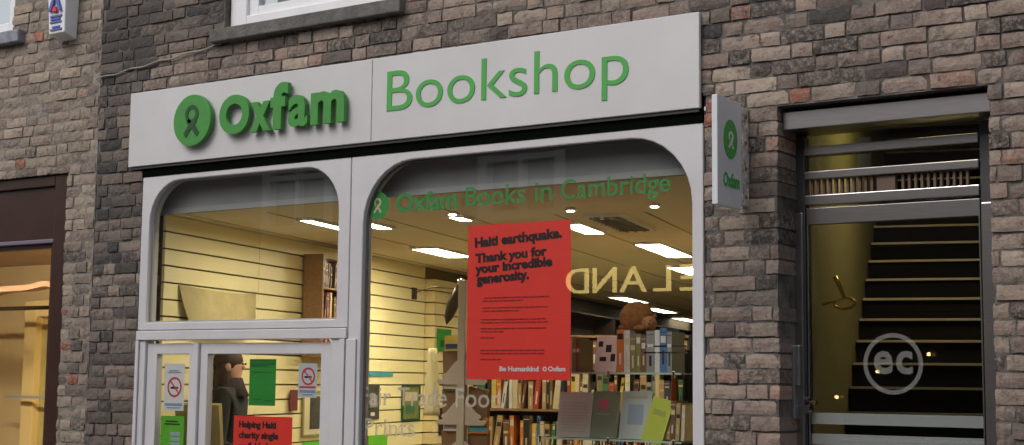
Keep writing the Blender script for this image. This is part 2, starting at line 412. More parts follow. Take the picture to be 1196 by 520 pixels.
# ceiling grid: thin dark T-bars, slightly proud
gm = MB()
for i in range(0, 9):
    t = .12+i*.6
    if t < WR: a, b = S(t, .6 if t > 2 else .05), S(t, DEP-.1); n_ = uu*.006; slabp = [a-n_, a+n_, b+n_, b-n_]; gm.add([(p.x, p.y, ZC-.004) for p in slabp]+[(p.x, p.y, ZC) for p in slabp], [(3, 2, 1, 0), (0, 1, 5, 4), (1, 2, 6, 5), (2, 3, 7, 6), (3, 0, 4, 7)])
gm.build('ceiling_grid', mat('tee_bar', (.36, .29, .18), .7), shop, SB)
def wallseg(t0, s0, t1, s1, z0, z1, th=.05, side=-1):
    a, b = S(t0, s0), S(t1, s1); n_ = (b-a).normalized().cross(Vector((0, 0, 1)))*th*side
    m = MB(); P = [a, b, b+n_, a+n_]; m.add([(p.x, p.y, z0) for p in P]+[(p.x, p.y, z1) for p in P], [(3, 2, 1, 0), (4, 5, 6, 7), (0, 1, 5, 4), (1, 2, 6, 5), (2, 3, 7, 6), (3, 0, 4, 7)]); return m
# slatted panelling on the left wall: planks between recessed grooves
sm = MB()
PIT = .1125; z = .03+.0
zs = []
z = 2.60
while z > .1: zs.append(z); z -= PIT
zs = [2.715]+zs
def slats(s0, s1, t=.0):
    top = ZC-.004
    for gz in zs+[.03]:
        a, b = S(t, s0), S(t, s1); n_ = uu*-.02
        P = [a, b, b+n_, a+n_]; z0, z1 = gz+.006, top
        sm.add([(p.x, p.y, z0) for p in P]+[(p.x, p.y, z1) for p in P], [(3, 2, 1, 0), (4, 5, 6, 7), (0, 1, 5, 4), (1, 2, 6, 5), (2, 3, 7, 6), (3, 0, 4, 7)])
        top = gz-.006
slats(-.02, 1.27); slats(1.274, 4.56)
sm.build('slatted_wall', m_cream, shop, SB)
wallseg(-.03, .03, -.03, 6.1, .0, ZC, .1, -1).build('left_wall', m_groove, shop, SB)
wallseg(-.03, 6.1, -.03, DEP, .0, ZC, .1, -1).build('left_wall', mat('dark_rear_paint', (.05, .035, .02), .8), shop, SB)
# return panel after the corner, stepped out into the room
rm = MB()
top = ZC-.12
for gz in zs[1:]+[.03]:
    a, b = S(.10, 4.57), S(.10, 6.0); c_, d_ = S(-.02, 6.0), S(-.02, 4.57); P = [a, b, c_, d_]
    rm.add([(p.x, p.y, gz+.006) for p in P]+[(p.x, p.y, top) for p in P], [(3, 2, 1, 0), (4, 5, 6, 7), (0, 1, 5, 4), (1, 2, 6, 5), (2, 3, 7, 6), (3, 0, 4, 7)]); top = gz-.006
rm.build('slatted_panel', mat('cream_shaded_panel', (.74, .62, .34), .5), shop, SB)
wallseg(WR, kk, WR, DEP, 0, ZC, .05, 1).build('right_wall', mat('magnolia', (.55, .47, .28), .8, var=.08), shop, SB)
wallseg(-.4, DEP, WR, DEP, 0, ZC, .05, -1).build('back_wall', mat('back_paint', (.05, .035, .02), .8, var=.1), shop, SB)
# grey bulkhead just behind the glass, above the ceiling line, with its lighter bottom lip
B(-7.36, -3.26, .14, .165, 2.86, 3.14).build('bulkhead', m_bulk, shop, SB)
B(-7.36, -3.26, .132, .175, 2.825, 2.86).build('bulkhead_trim', mat('grey_trim', (.34, .34, .34), .6), shop, SB)

# --- shopfront frame: outer surround, rounded-corner windows
sf = MB()
P1 = rrect(-7.29, -5.665, 2.10, 3.025, .27, .27); P2 = rrect(-5.475, -3.325, .55, 3.015, .36, .36)
def outer_for(pts, x0, x1, z0, z1, n=9):
    cx, cz = (x0+x1)/2, (z0+z1)/2; out = []
    for k, (a, b) in enumerate(pts):
        c = k//n; cor = [(x0, z0), (x1, z0), (x1, z1), (x0, z1)][c]; i = k % n; f = i/(n-1)
        # walk round the corner of the outer rectangle
        if c == 0: q = (x0, b) if f < .5 else (a, z0)
        elif c == 1: q = (a, z0) if f < .5 else (x1, b)
        elif c == 2: q = (x1, b) if f < .5 else (a, z1)
        else: q = (a, z1) if f < .5 else (x0, b)
        if i == (n-1)//2: q = cor
        out.append(q)
    return out
sf.ring(outer_for(P1, -7.365, -5.576, 2.05, 3.13), P1, .0, .09)
sf.build('shopfront_frame', m_frame, shop, SB, .006)
sf = MB(); sf.ring(outer_for(P2, -5.570, -3.262, .42, 3.13), P2, .0, .09)
sf.build('shopfront_frame', m_frame, shop, SB, .006)
B(-5.578, -5.568, .012, .08, .42, 3.12).build('mullion_joint', mat('joint_shadow', (.14, .14, .15), .8), shop, SB)
B(-5.570, -3.262, .02, .10, .0, .418).build('stall_riser', m_frame, shop, SB, .006)
tr = B(-7.365, -5.576, -.012, .09, 1.985, 2.046).box(-7.365, -7.285, .0, .09, 0, 1.983).box(-5.70, -5.576, .0, .09, 0, 1.983)
tr.box(-7.365, -7.335, -.014, -.002, 0, 1.983).box(-5.625, -5.585, -.014, -.002, 0, 1.983).box(-5.576, -5.50, -.012, -.001, .42, 1.983)
tr.build('door_surround', m_frame, shop, SB, .005)
p1 = B(-7.32, -5.64, .045, .051, 2.07, 3.06).build('window_pane', m_glass, shop, SB)
p2 = B(-5.51, -3.29, .045, .051, .52, 3.05).build('window_pane', m_glass, shop, SB)
# dark glazing bead round the big pane
bd = MB(); bd.ring(P2, rrect(-5.463, -3.337, .562, 3.003, .35, .35), .032, .044); bd.build('glazing_bead', mat('dark_bead', (.10, .10, .10), .5), shop, SB)
bd = MB(); bd.ring(P1, rrect(-7.28, -5.675, 2.11, 3.015, .262, .262), .032, .044); bd.build('glazing_bead', mat('grey_bead', (.34, .34, .34), .5), shop, SB)
# side light and door
sdl = MB().ring(rrect(-7.282, -6.845, .03, 1.965, 0, 0, 0, 1), rrect(-7.19, -6.895, .35, 1.895, 0, 0, 0, 1), .018, .07).build('side_light', m_frame, shop, SB, .005)
B(-7.20, -6.885, .04, .046, .34, 1.905).build('pane', m_glass, sdl, SB)
B(-6.84, -6.80, .0, .075, .03, 1.965).build('door_post', m_frame, shop, SB, .005)
dr = MB().ring(rrect(-6.795, -5.71, .03, 1.965, 0, 0, 0, 1), rrect(-6.73, -5.79, .30, 1.895, 0, 0, 0, 1), .018, .07).build('shop_door', m_frame, shop, SB, .005)
B(-6.74, -5.78, .04, .046, .29, 1.905).build('pane', m_glass, dr, SB)
B(-6.78, -6.755, -.04, .018, .95, 1.25).build('handle', m_steel, dr, SB, .004)
B(-7.375, -3.262, -.003, .016, 3.06, 3.215).build('painted_shadow_strip', m_black, shop, SB)  # solid black strip stands in for the shade under the fascia

# lettering and marks on the big pane
for tx_, a_, b_, c_, d_, e_ in (('Oxfam', -5.265, -4.825, 2.715, 2.828, .028), ('Books', -4.765, -4.365, 2.722, 2.832, .006), ('in', -4.30, -4.19, 2.722, 2.828, .006), ('Cambridge', -4.135, -3.47, 2.692, 2.832, .006)):
    lt = MB(); put_text(lt, tx_, a_, b_, c_, d_, .0432, .0446, e_); lt.build('lettering', m_winprint, p2, SB)
MB().prism(circ(-5.40, 2.765, .082), .0432, .0446).build('emblem', m_winprint, p2, SB)
rb = MB(); ribbon(rb, -5.40, 2.765, .078, .0416, .0430); rb.build('emblem_figure', mat('emblem_pale', (.42, .40, .22), .7), p2, SB)
for tx_, a_, b_, c_, d_ in (('Fair', -5.50, -5.275, 1.60, 1.705), ('Trade', -5.225, -4.875, 1.60, 1.705), ('Food', -4.815, -4.51, 1.60, 1.705), ('Prints', -5.47, -5.10, 1.425, 1.525)):
    lt = MB(); put_text(lt, tx_, a_, b_, c_, d_, .0432, .0446, .004); lt.build('lettering', m_cream_txt, p2, SB)

# --- entrance on the right
st = m_steel
B(-2.855, -1.84, .06, .30, 2.995, 3.085).build('steel_beam', st, shop, SB, .004)
ef = MB(); ef.box(-2.90, -2.815, .235, .30, 0, 2.99).box(-1.945, -1.845, .235, .30, 0, 2.99)
ef.build('entrance_frame', m_dsteel, shop, SB, .004)
tb = B(-2.813, -1.947, .225, .30, 2.885, 2.93).box(-2.813, -1.947, .225, .30, 2.765, 2.805).box(-2.813, -1.947, .225, .30, 2.635, 2.685)
tb.build('transom_bars', st, shop, SB, .004)
B(-2.813, -1.947, .26, .266, 2.930, 2.993).box(-2.813, -1.947, .26, .266, 2.806, 2.884).build('transom_pane', glass('tinted_glass', (.62, .64, .52)), shop, SB)
lv = MB()
for i in range(26):
    x = -2.79+i*.031
    if abs(x+2.40) < .045: continue
    lv.box(x, x+.012, .25, .275, 2.687, 2.763)
lv.box(-2.445, -2.355, .245, .285, 2.687, 2.763)
lv.build('air_grille', mat('grille_brown', (.16, .11, .08), .5, .4), shop, SB)
ed = MB().ring(rrect(-2.81, -1.95, .05, 2.622, 0, 0, 0, 1), rrect(-2.802, -1.958, .12, 2.54, 0, 0, 0, 1), .24, .285).build('entrance_door', st, shop, SB, .003)
dp = B(-2.803, -1.957, .258, .268, .11, 2.545).build('pane', glass('door_glass', (.80, .80, .72)), ed, SB)
B(-2.885, -2.822, .215, .238, .05, 2.60).box(-1.940, -1.862, .215, .238, .05, 2.60).build('steel_stile', st, ed, SB, .006)
hd = B(-2.895, -2.845, .155, .215, 1.58, 1.94).box(-2.868, -2.826, .175, .214, 1.74, 1.94).build('handle', mat('pull_steel', (.36, .36, .37), .35, .9), ed, SB, .006)
MB().tube([(-2.81, .20, 1.625), (-2.81, .24, 1.625)], .022, 14).tube([(-2.775, .215, 1.66), (-2.775, .25, 1.66)], .012, 12).tube([(-2.81, .215, 1.675), (-2.81, .25, 1.675)], .012, 12).build('lock', m_chrome, ed, SB, smooth=False)
em = MB(); em.ring(circ(-2.385, 1.85, .147, 40), circ(-2.385, 1.85, .126, 40), .2550, .2565)
put_text(em, 'e', -2.480, -2.385, 1.80, 1.912, .2550, .2565, .028); put_text(em, 'c', -2.370, -2.288, 1.80, 1.912, .2550, .2565, .028)
em.build('emblem', film('etched_vinyl', (.50, .50, .48), .16), dp, SB)
fb = MB()
for zz in ((1.555, 1.610), (1.455, 1.508), (1.35, 1.405), (1.25, 1.30)): fb.box(-2.80, -1.96, .2550, .2565, *zz)
fb.build('frosted_band', m_frost, dp, SB)
# hall behind the entrance: olive wall, dark open stair with pale nosings
O2 = Vector((-2.83, .32, 0))
def H(t, s, z=0): q = O2+uu*t+vv*s; return Vector((q.x, q.y, z))
def hbox(m, t0, t1, s0, s1, z0, z1):
    P = [H(t0, s0), H(t1, s0), H(t1, s1), H(t0, s1)]
    m.add([(p.x, p.y, z0) for p in P]+[(p.x, p.y, z1) for p in P], [(3, 2, 1, 0), (4, 5, 6, 7), (0, 1, 5, 4), (1, 2, 6, 5), (2, 3, 7, 6), (3, 0, 4, 7)])
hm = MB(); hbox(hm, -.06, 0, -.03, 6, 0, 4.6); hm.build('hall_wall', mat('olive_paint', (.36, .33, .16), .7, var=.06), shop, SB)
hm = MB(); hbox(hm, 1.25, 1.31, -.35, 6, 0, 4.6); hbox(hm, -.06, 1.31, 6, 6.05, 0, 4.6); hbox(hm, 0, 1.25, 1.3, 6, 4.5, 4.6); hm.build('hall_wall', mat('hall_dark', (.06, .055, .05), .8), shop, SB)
hm = MB(); hbox(hm, 0, 1.25, -.02, .15, 0, .5); hm.build('hall_floor', m_carpet, shop, SB)
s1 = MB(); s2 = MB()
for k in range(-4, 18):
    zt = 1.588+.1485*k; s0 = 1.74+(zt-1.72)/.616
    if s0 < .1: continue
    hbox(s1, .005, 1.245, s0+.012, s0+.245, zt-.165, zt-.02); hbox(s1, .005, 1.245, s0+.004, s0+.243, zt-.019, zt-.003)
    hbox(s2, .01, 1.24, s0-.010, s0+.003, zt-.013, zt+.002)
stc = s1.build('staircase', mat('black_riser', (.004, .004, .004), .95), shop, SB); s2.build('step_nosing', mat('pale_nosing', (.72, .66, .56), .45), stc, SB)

# ================================================================== NEIGHBOURING BUILDING (left)
NB = (-9.5, 0, 0)
nb = thing('neighbour_building', 'buff brick building at left with dark brown shopfront and alarm box', 'building', NB)
HB = [(-12.3, -8.13, .0, 3.15), (-10.2, -8.80, 4.22, 5.5)]
def soot_b(x, z, rnd):
    v = noise.noise(Vector((x*1.3, z*1.5, 9)))*.45
    if x > -7.98: v += .12
    if -8.3 < x and z > 4.0: v += .2
    return max(0, min(.7, v-.05+rnd.uniform(-.15, .15)))
V, F, C = brickwork(-13, XJ-.012, .02, 5.9, HB, 11, soot_b)
brick_object('brick_wall', V, F, C, m_brickb, nb, NB)
mortar_grid(-13, XJ-.004, 0, 5.9, [(a-g, b+g, c-g, d+g) for a, b, c, d in HB], .0055, .31).build('mortar', mat('buff_mortar', (.26, .23, .195), .95, var=.75, scale=7, bump=.5), nb, NB)
nf = MB(); nf.box(-8.29, -8.132, .03, .16, 0, 3.145).box(-12.3, -8.292, .03, .16, 3.07, 3.145).box(-12.3, -8.292, .06, .16, .3, .5)
nf.build('shopfront_frame', m_brown, nb, NB, .006)
B(-12.3, -8.292, .055, .15, 2.70, 3.069).build('fascia_panel', m_brown, nb, NB, .004)
B(-12.3, -8.292, .035, .12, 2.672, 2.698).build('metal_trim', m_lilac, nb, NB, .003)
B(-12.3, -8.292, .065, .14, 2.635, 2.670).box(-8.345, -8.292, .065, .14, .5, 2.634).build('shopfront_frame', m_brown, nb, NB, .003)
B(-12.3, -8.345, .095, .101, .5, 2.635).build('window_pane', m_glass, nb, NB)
B(-12.3, -8.292, .05, .15, 0, .3).build('stall_riser', m_brown, nb, NB)
cream2 = mat('warm_cream_wall', (.82, .68, .42), .7, var=.08, scale=2)
rmm = B(-13, -8.10, 2.3, 2.4, 0, 2.9).box(-13, -12.9, .2, 2.3, 0, 2.9).box(-8.17, -8.11, .17, 2.3, 0, 2.9)
rmm.build('interior_wall', cream2, nb, NB)
B(-12.9, -8.171, .17, 2.3, 2.78, 2.83).build('ceiling', mat('neighbour_ceiling', (.42, .27, .17), .4, var=.3, scale=3), nb, NB)
B(-12.9, -8.171, .17, 2.3, -.02, .02).build('interior_floor', m_wood, nb, NB)
# wavy orange band shaped in place of a reflection, column, pale door frame and glass rail seen through the pane
wv = MB(); n = 40
for i in range(n):
    x = -11.6+i*3.3/n; x2 = -11.6+(i+1)*3.3/n; f = lambda q: 2.44+.05*math.sin(q*4.4+1.0)+.02*math.sin(q*9); ff = lambda q: 1.0+.12*math.sin(q*3)
    vs = [(x, ff(x), f(x)-.022), (x2, ff(x2), f(x2)-.022), (x2, ff(x2)+.12, f(x2)-.022), (x, ff(x)+.12, f(x)-.022), (x, ff(x), f(x)+.022), (x2, ff(x2), f(x2)+.022), (x2, ff(x2)+.12, f(x2)+.022), (x, ff(x)+.12, f(x)+.022)]
    wv.add(vs, [(3, 2, 1, 0), (4, 5, 6, 7), (0, 1, 5, 4), (2, 3, 7, 6)])
wv.build('wavy_reflection_band', mat('orange_reflection', (.42, .26, .18), .6, var=.2, scale=4), nb, NB)
MB().tube([(-12.9, 1.6, 2.33), (-8.2, 1.6, 2.33)], .018, 8).build('ceiling_rail', m_dark, nb, NB)
cl = MB(); cl.box(-11.09, -10.93, 2.0, 2.1, 0, 2.42).box(-10.93, -9.9, 2.0, 2.1, 2.28, 2.42).box(-9.9, -9.8, 2.0, 2.1, 0, 2.42).build('door_frame', mat('pale_yellow_frame', (.85, .68, .34), .6), nb, NB, .004)
B(-10.93, -9.9, 2.07, 2.09, .0, 2.28).build('door_leaf', mat('olive_leaf', (.55, .48, .22), .6, var=.15), nb, NB)
B(-11.2, -9.6, 1.9, 1.92, 1.545, 1.57).build('glass_rail', mat('pale_rail', (.45, .48, .50), .3, .3), nb, NB)
# upper window of the neighbour with its grey sill
wn = B(-8.91, -8.802, .05, .15, 4.235, 5.48).box(-10.2, -8.91, .05, .15, 4.235, 4.32).box(-10.2, -10.09, .05, .15, 4.32, 5.48).box(-10.09, -8.91, .05, .15, 5.4, 5.48).build('window', m_upvc, nb, NB, .005)
B(-10.09, -8.91, .09, .1, 4.32, 5.4).build('pane', m_glass, wn, NB)
B(-10.3, -8.66, -.06, .05, 4.13, 4.222).build('window_sill', m_sill_blue, nb, NB, .01)
cd = MB(); pts = []
for i in range(26):
    x = -7.86+i*1.18/25; pts.append((x, -.012, 3.775+.10*(i/25)+.006*math.sin(i*1.1)))
tag(cd.tube(pts, .006, 6).build('cable', mat('cable_grey', (.30, .27, .24), .7), None, pts[0]), 'thin grey cable sagging across the bricks under the upper window', 'cable')

# ================================================================== SIGNS
XF = lambda x, y, z: (x*1.0139, min(y+.09, -.004), 1.75+(z-1.75)*1.0139)      # the board is only 3 cm deep
FL = (-5.37, -.03, 3.14)
fs = thing('fascia_sign', 'long pale grey fascia board reading Oxfam Bookshop above the shop window', 'shop sign', FL)
B(-7.38, -5.332, -.12, -.004, 3.115, 3.605).build('board', m_fascia, fs, FL, .004)
B(-5.328, -3.222, -.12, -.004, 3.115, 3.605).build('board', m_fascia, fs, FL, .004)
B(-7.37, -3.232, -.108, -.004, 3.098, 3.114).build('bottom_rail', mat('rail_dark', (.05, .05, .05), .6), fs, FL)
dsc = MB().prism(circ(-6.755, 3.365, .165, 48), -.166, -.135).build('logo_disc', m_green, fs, FL, .003)
rb = MB(); ribbon(rb, -6.755, 3.362, .175, -.1695, -.1665, .19); rb.build('disc_figure', m_dgreen, dsc, FL)
for ch, a, b, zt, bo in (('O', -6.515, -6.26, 3.492, .045), ('x', -6.25, -6.085, 3.428, .045), ('f', -6.085, -5.945, 3.530, .045), ('a', -5.940, -5.785, 3.440, .030), ('m', -5.76, -5.50, 3.440, .036)):
    m = MB(); put_text(m, ch, a, b, 3.245, zt, -.166, -.135, bo, 0, 3 if ch in 'am' else 8); m.build('letter', m_green, fs, FL)
for x in (-6.82, -6.69, -6.48, -6.30, -6.17, -6.02, -5.86, -5.72, -5.54): MB().tube([(x, -.137, 3.33), (x, -.119, 3.33)], .006, 8).build('standoff', m_steel, fs, FL)
m = MB(); put_text(m, 'Bookshop', -5.215, -3.625, 3.205, 3.515, -.1245, -.1205, -.005, 0, 8); m.build('lettering', m_grnprint, fs, FL)
XF = None

PL = (-3.03, -.17, 2.6)
ps = thing('projecting_sign', 'small white projecting sign with green round logo on rusty bracket', 'hanging sign', PL)
B(-3.045, -3.015, -.345, -.075, 2.595, 3.125).build('panel', mat('sign_white', (.66, .67, .70), .45, var=.06), ps, PL, .003)
B(-3.050, -3.010, -.074, .0, 2.615, 3.105).build('bracket', m_rust, ps, PL, .004)
for zz in (2.66, 2.80, 2.93, 3.06): MB().tube([(-3.052, -.04, zz), (-3.004, -.04, zz)], .010, 8).build('bolt', mat('rust_bolt', (.30, .13, .05), .9, var=.4), ps, PL)
def side_of(mbsrc, x, flip=1):       # turn artwork drawn in x,z (facing -y) to face +x
    out = MB(); out.f = mbsrc.f; out.m = mbsrc.m; out.v = [(x-b, a, c) for a, b, c in mbsrc.v]; return out
m = MB(); m.prism(circ(-.205, 2.925, .075, 36), -.003, 0); m.v = [(a, b, 2.925+(c-2.925)*1.28) for a, b, c in m.v]
e1 = side_of(m, -3.014).build('emblem', m_grnprint, ps, PL)
m = MB(); ribbon(m, -.205, 2.92, .075, -.0055, -.0035); side_of(m, -3.014).build('emblem_figure', mat('emblem_white', (.7, .7, .7), .5), e1, PL)
m = MB(); put_text(m, 'Oxfam', -.285, -.105, 2.69, 2.76, -.003, 0, .02); side_of(m, -3.014).build('lettering', m_grnprint, ps, PL)

AL = (-8.17, -.06, 4.09)
al = thing('alarm_box', 'tall white burglar alarm box with blue and red badge on brick wall', 'alarm box', AL)
MB().add([(-8.255, -.11, 4.115), (-8.09, -.11, 4.115), (-8.09, 0, 4.08), (-8.255, 0, 4.08), (-8.275, -.13, 4.56), (-8.07, -.13, 4.56), (-8.07, 0, 4.56), (-8.275, 0, 4.56)],
    [(0, 3, 2, 1), (4, 5, 6, 7), (0, 1, 5, 4), (1, 2, 6, 5), (2, 3, 7, 6), (3, 0, 4, 7)]).build('casing', m_upvc, al, AL, .008)
m = MB(); m.prism([(-8.24, 4.27), (-8.215, 4.27), (-8.175, 4.36), (-8.135, 4.27), (-8.11, 4.27), (-8.16, 4.40), (-8.19, 4.40)], -.1375, -.1130); e1 = m.build('badge', m_blue, al, AL)
MB().prism([(-8.20, 4.265), (-8.15, 4.265), (-8.165, 4.30), (-8.185, 4.30)], -.1378, -.1130).build('badge_centre', m_prred, e1, AL)
for i, (zz, a, b) in enumerate(((4.235, -8.235, -8.115), (4.215, -8.23, -8.13), (4.195, -8.235, -8.12), (4.160, -8.215, -8.135), (4.142, -8.235, -8.115))):
    B(a, b, -.1235+(4.235-zz)*.06, -.108, zz-.006, zz+.006).build('print_line', m_blue, al, AL)

# ================================================================== POSTERS ON THE GLASS
YP = .054
def sheet(name, label, cat, x0, x1, z0, z1, m, curl=.0, y=YP, skew=0):
    mb = MB(); n = 10; vs = []; fs = []
    for i in range(n+1):
        x = x0+(x1-x0)*i/n
        for j in range(6):
            z = z0+(z1-z0)*j/5+skew*(i/n-.5)
            c = y+curl*(.5-.5*math.cos(2*math.pi*i/n))*(.3+.7*(1-j/5))
            vs.append((x, c, z))
    L = len(vs); vs += [(a, b+.0015, c) for a, b, c in vs]
    for i in range(n):
        for j in range(5):
            a = i*6+j; fs += [(a, a+6, a+7, a+1), (L+a, L+a+1, L+a+7, L+a+6)]
    for i in range(n): fs += [(i*6, L+i*6, L+i*6+6, i*6+6), (i*6+5, i*6+11, L+i*6+11, L+i*6+5)]
    for j in range(5): fs += [(j, j+1, L+j+1, L+j), (n*6+j, L+n*6+j, L+n*6+j+1, n*6+j+1)]
    mb.add(vs, fs); loc = ((x0+x1)/2, y, z0)
    t = thing(name, label, cat, loc); mb.build('paper', m, t, loc, smooth=False); return t, loc
T, L = sheet('poster', 'large bright red poster with black Haiti earthquake headline taped inside big window', 'poster', -4.755, -4.075, 1.755, 2.615, m_red, .0, YP+.004)
m = MB(); yy = (YP+.0020, YP+.0035); RT = R(3.2)
put_text(m, 'Haiti earthquake.', -4.705, -4.13, 2.470, 2.545, *yy, .05, RT)
put_text(m, 'Thank you for', -4.70, -4.225, 2.385, 2.455, *yy, .05, RT)
put_text(m, 'your incredible', -4.70, -4.19, 2.325, 2.395, *yy, .05, RT)
put_text(m, 'generosity.', -4.69, -4.34, 2.265, 2.335, *yy, .05, RT)
m.build('headline', m_ink, T, L)
m = MB()
for zz, a, b in ((2.205, -4.64, -4.21), (2.188, -4.65, -4.37), (2.150, -4.65, -4.22), (2.132, -4.65, -4.40), (2.085, -4.66, -4.22), (2.068, -4.66, -4.21), (2.035, -4.66, -4.23), (2.018, -4.66, -4.50), (1.985, -4.66, -4.56), (1.915, -4.66, -4.24), (1.898, -4.66, -4.24), (1.865, -4.66, -4.52)):
    if abs(zz-1.915) < .001: m.build('small_print', m_softink, T, L); m = MB()
    x = a; rr = random.Random(int(zz*1000))
    while x < b-.015:
        l = rr.uniform(.012, .045); m.box(x, min(x+l, b), *yy, zz-.0035, zz+.0035); x += l+.006
m.build('small_print', m_softink, T, L)
m = MB(); put_text(m, 'Be Humankind', -4.53, -4.275, 1.800, 1.828, *yy, .03); m.build('footer_lettering', m_paper, T, L); m = MB(); put_text(m, 'Oxfam', -4.215, -4.105, 1.802, 1.828, *yy, .03); m.ring(circ(-4.236, 1.814, .013, 16), circ(-4.236, 1.814, .007, 16), *yy)
m.build('footer_lettering', m_paper, T, L)

T, L = sheet('poster', 'smaller red poster with three black lines in the shop door', 'poster', -6.525, -6.04, .86, 1.515, m_red, .0, YP+.004)
m = MB(); put_text(m, 'Helping Haiti', -6.48, -6.17, 1.430, 1.485, *yy, .045); put_text(m, 'charity single', -6.48, -6.15, 1.365, 1.420, *yy, .045); put_text(m, 'available here.', -6.48, -6.12, 1.300, 1.355, *yy, .045)
m.build('headline', m_ink, T, L)
T, L = sheet('poster', 'plain dark green poster high in the middle of the shop door', 'poster', -6.405, -6.185, 1.58, 1.865, m_pgreen, .0, YP+.004)
m = MB()
for zz, a, b in ((1.835, -6.39, -6.20), (1.823, -6.39, -6.25), (1.785, -6.38, -6.22), (1.62, -6.37, -6.30), (1.612, -6.27, -6.21)): m.box(a, b, *yy, zz-.003, zz+.003)
m.build('small_print', mat('pale_green_ink', (.02, .14, .05), .5), T, L)
def nosmoke(x0, x1, z0, z1, label, m_sheet, red=True):
    T, L = sheet('no_smoking_sign', label, 'notice', x0, x1, z0, z1, m_sheet, .0, YP+.004)
    cx = (x0+x1)/2+.005; cz = (z0+z1)/2+(.025 if red else .0); r = (x1-x0)*.36
    m = MB(); m.ring(circ(cx, cz, r, 30), circ(cx, cz, r*.80, 30), *yy)
    m.add(*bar2d(cx-r*.62, cz+r*.62, cx+r*.62, cz-r*.62, r*.16, yy)); m.build('red_ring', m_prred, T, L)
    m = MB(); yb = (YP+.0028, YP+.0037); m.box(cx-r*.55, cx+r*.30, *yb, cz-r*.18, cz+r*.04); m.box(cx+r*.36, cx+r*.5, *yb, cz-r*.18, cz+r*.04); m.build('cigarette', m_ink, T, L)
    m = MB()
    if red: m.box(x0+.01, x1-.01, *yy, z0+.058, z0+.068)
    else: m.box(x0+.04, x1-.05, *yy, z1-.048, z1-.043).box(x0+.03, x1-.03, *yy, z1-.060, z1-.055)
    m.build('caption', m_prred if red else m_blue, T, L)
    m = MB(); m.box(x0+.01, x1-.01, *yy, z0+.030, z0+.046); m.box(x0+.03, x1-.03, *yy, z0+.014, z0+.020); m.build('small_print', mat('pale_blue_ink', (.25, .32, .52), .5), T, L)
def bar2d(x0, z0, x1, z1, wd, yy):
    Ld = math.hypot(x1-x0, z1-z0); nx, nz = -(z1-z0)/Ld*wd/2, (x1-x0)/Ld*wd/2
    m = MB(); m.prism([(x0+nx, z0+nz), (x0-nx, z0-nz), (x1-nx, z1-nz), (x1+nx, z1+nz)], *yy); return m.v, m.f
nosmoke(-7.155, -6.975, 1.535, 1.835, 'taller white no smoking notice in the narrow side pane left of the door', m_paper, False)
nosmoke(-6.0, -5.852, 1.635, 1.84, 'small greyish no smoking sticker at top right corner of shop door', mat('grey_paper', (.58, .60, .64), .6))
T, L = sheet('opening_hours_card', 'bright green card with pale table of hours in the narrow side pane', 'notice', -7.175, -6.965, 1.15, 1.50, m_bgreen, .0, YP+.004)
m = MB()
for i in range(6): m.box(-7.085, -6.995, *yy, 1.375-i*.032, 1.398-i*.032)
m.build('hours_table', mat('pale_rows', (.35, .42, .45), .6), T, L)
m = MB(); m.box(-7.13, -7.02, *yy, 1.462, 1.470).box(-7.14, -7.0, *yy, 1.444, 1.452); m.build('small_print', m_ink, T, L)

# ================================================================== INSIDE THE SHOP
def troffer(t, s, w_, l_, label, lit=True, rz=SK, zc=ZC, strong=1):
    p = S(t, s, zc)
    o = thing('ceiling_light', label, 'ceiling light', p, rz, 'fluorescent lights in the shop ceiling')
    MB().ring(rrect(-w_/2, w_/2, -l_/2, l_/2, 0, 0, 0, 1), rrect(-w_/2+.02, w_/2-.02, -l_/2+.02, l_/2-.02, 0, 0, 0, 1), 0, 1)
    fr = MB(); a, b = w_/2, l_/2
    for (x0, x1, y0, y1) in ((-a, a, -b, -b+.02), (-a, a, b-.02, b), (-a, -a+.02, -b+.02, b-.02), (a-.02, a, -b+.02, b-.02)): fr.box(x0, x1, y0, y1, -.022, -.001)
    fr.build('frame', m_upvc, o)
    if lit: B(-a+.022, a-.022, -b+.022, b-.022, -.018, -.006).build('diffuser', m_lampfar if s > 8 else m_lamp, o)
    else:
        lm = MB()
        for i in range(1, 10): y = -b+2*b*i/10; lm.box(-a+.02, a-.02, y-.004, y+.004, -.03, -.004)
        for i in range(1, 4): x = -a+2*a*i/4; lm.box(x-.004, x+.004, -b+.02, b-.02, -.031, -.005)
        lm.build('louvre', m_louv, o)
        B(-a+.022, a-.022, -b+.022, b-.022, -.0035, -.001).build('reflector', m_louv, o)
    return o
troffer(2.67, 3.15, .24, 1.22, 'bright ceiling light above the gold reflected letters, largest in the big window')
troffer(2.44, 5.3, .3, .95, 'ceiling light cut by the right frame of the big window')
troffer(2.49, 1.36, .18, .68, 'bright ceiling light touching the top right edge of the red poster')
troffer(2.83, 1.10, .26, .95, 'unlit louvred ceiling panel right of the red poster top', False)
troffer(.80, 2.98, .26, .85, 'lit ceiling panel left of the red poster')
troffer(1.13, .75, .14, .60, 'short ceiling light beside the mullion under the round window logo')
troffer(.82, .75, .12, .75, 'thin strip light in the upper left window')
troffer(1.88, .56, .12, .26, 'small ceiling light under the green word Oxfam')
troffer(.62, 10.1, .26, 1.35, 'distant ceiling light just under the reflected letters')
troffer(.38, 12.9, .26, 1.5, 'distant ceiling light directly above the plush toy')
troffer(.10, 16.2, .26, 1.6, 'farthest ceiling light beside the right window frame')
troffer(3.5, 9.0, .5, 1.2, 'ceiling light deep in the shop on its right side')
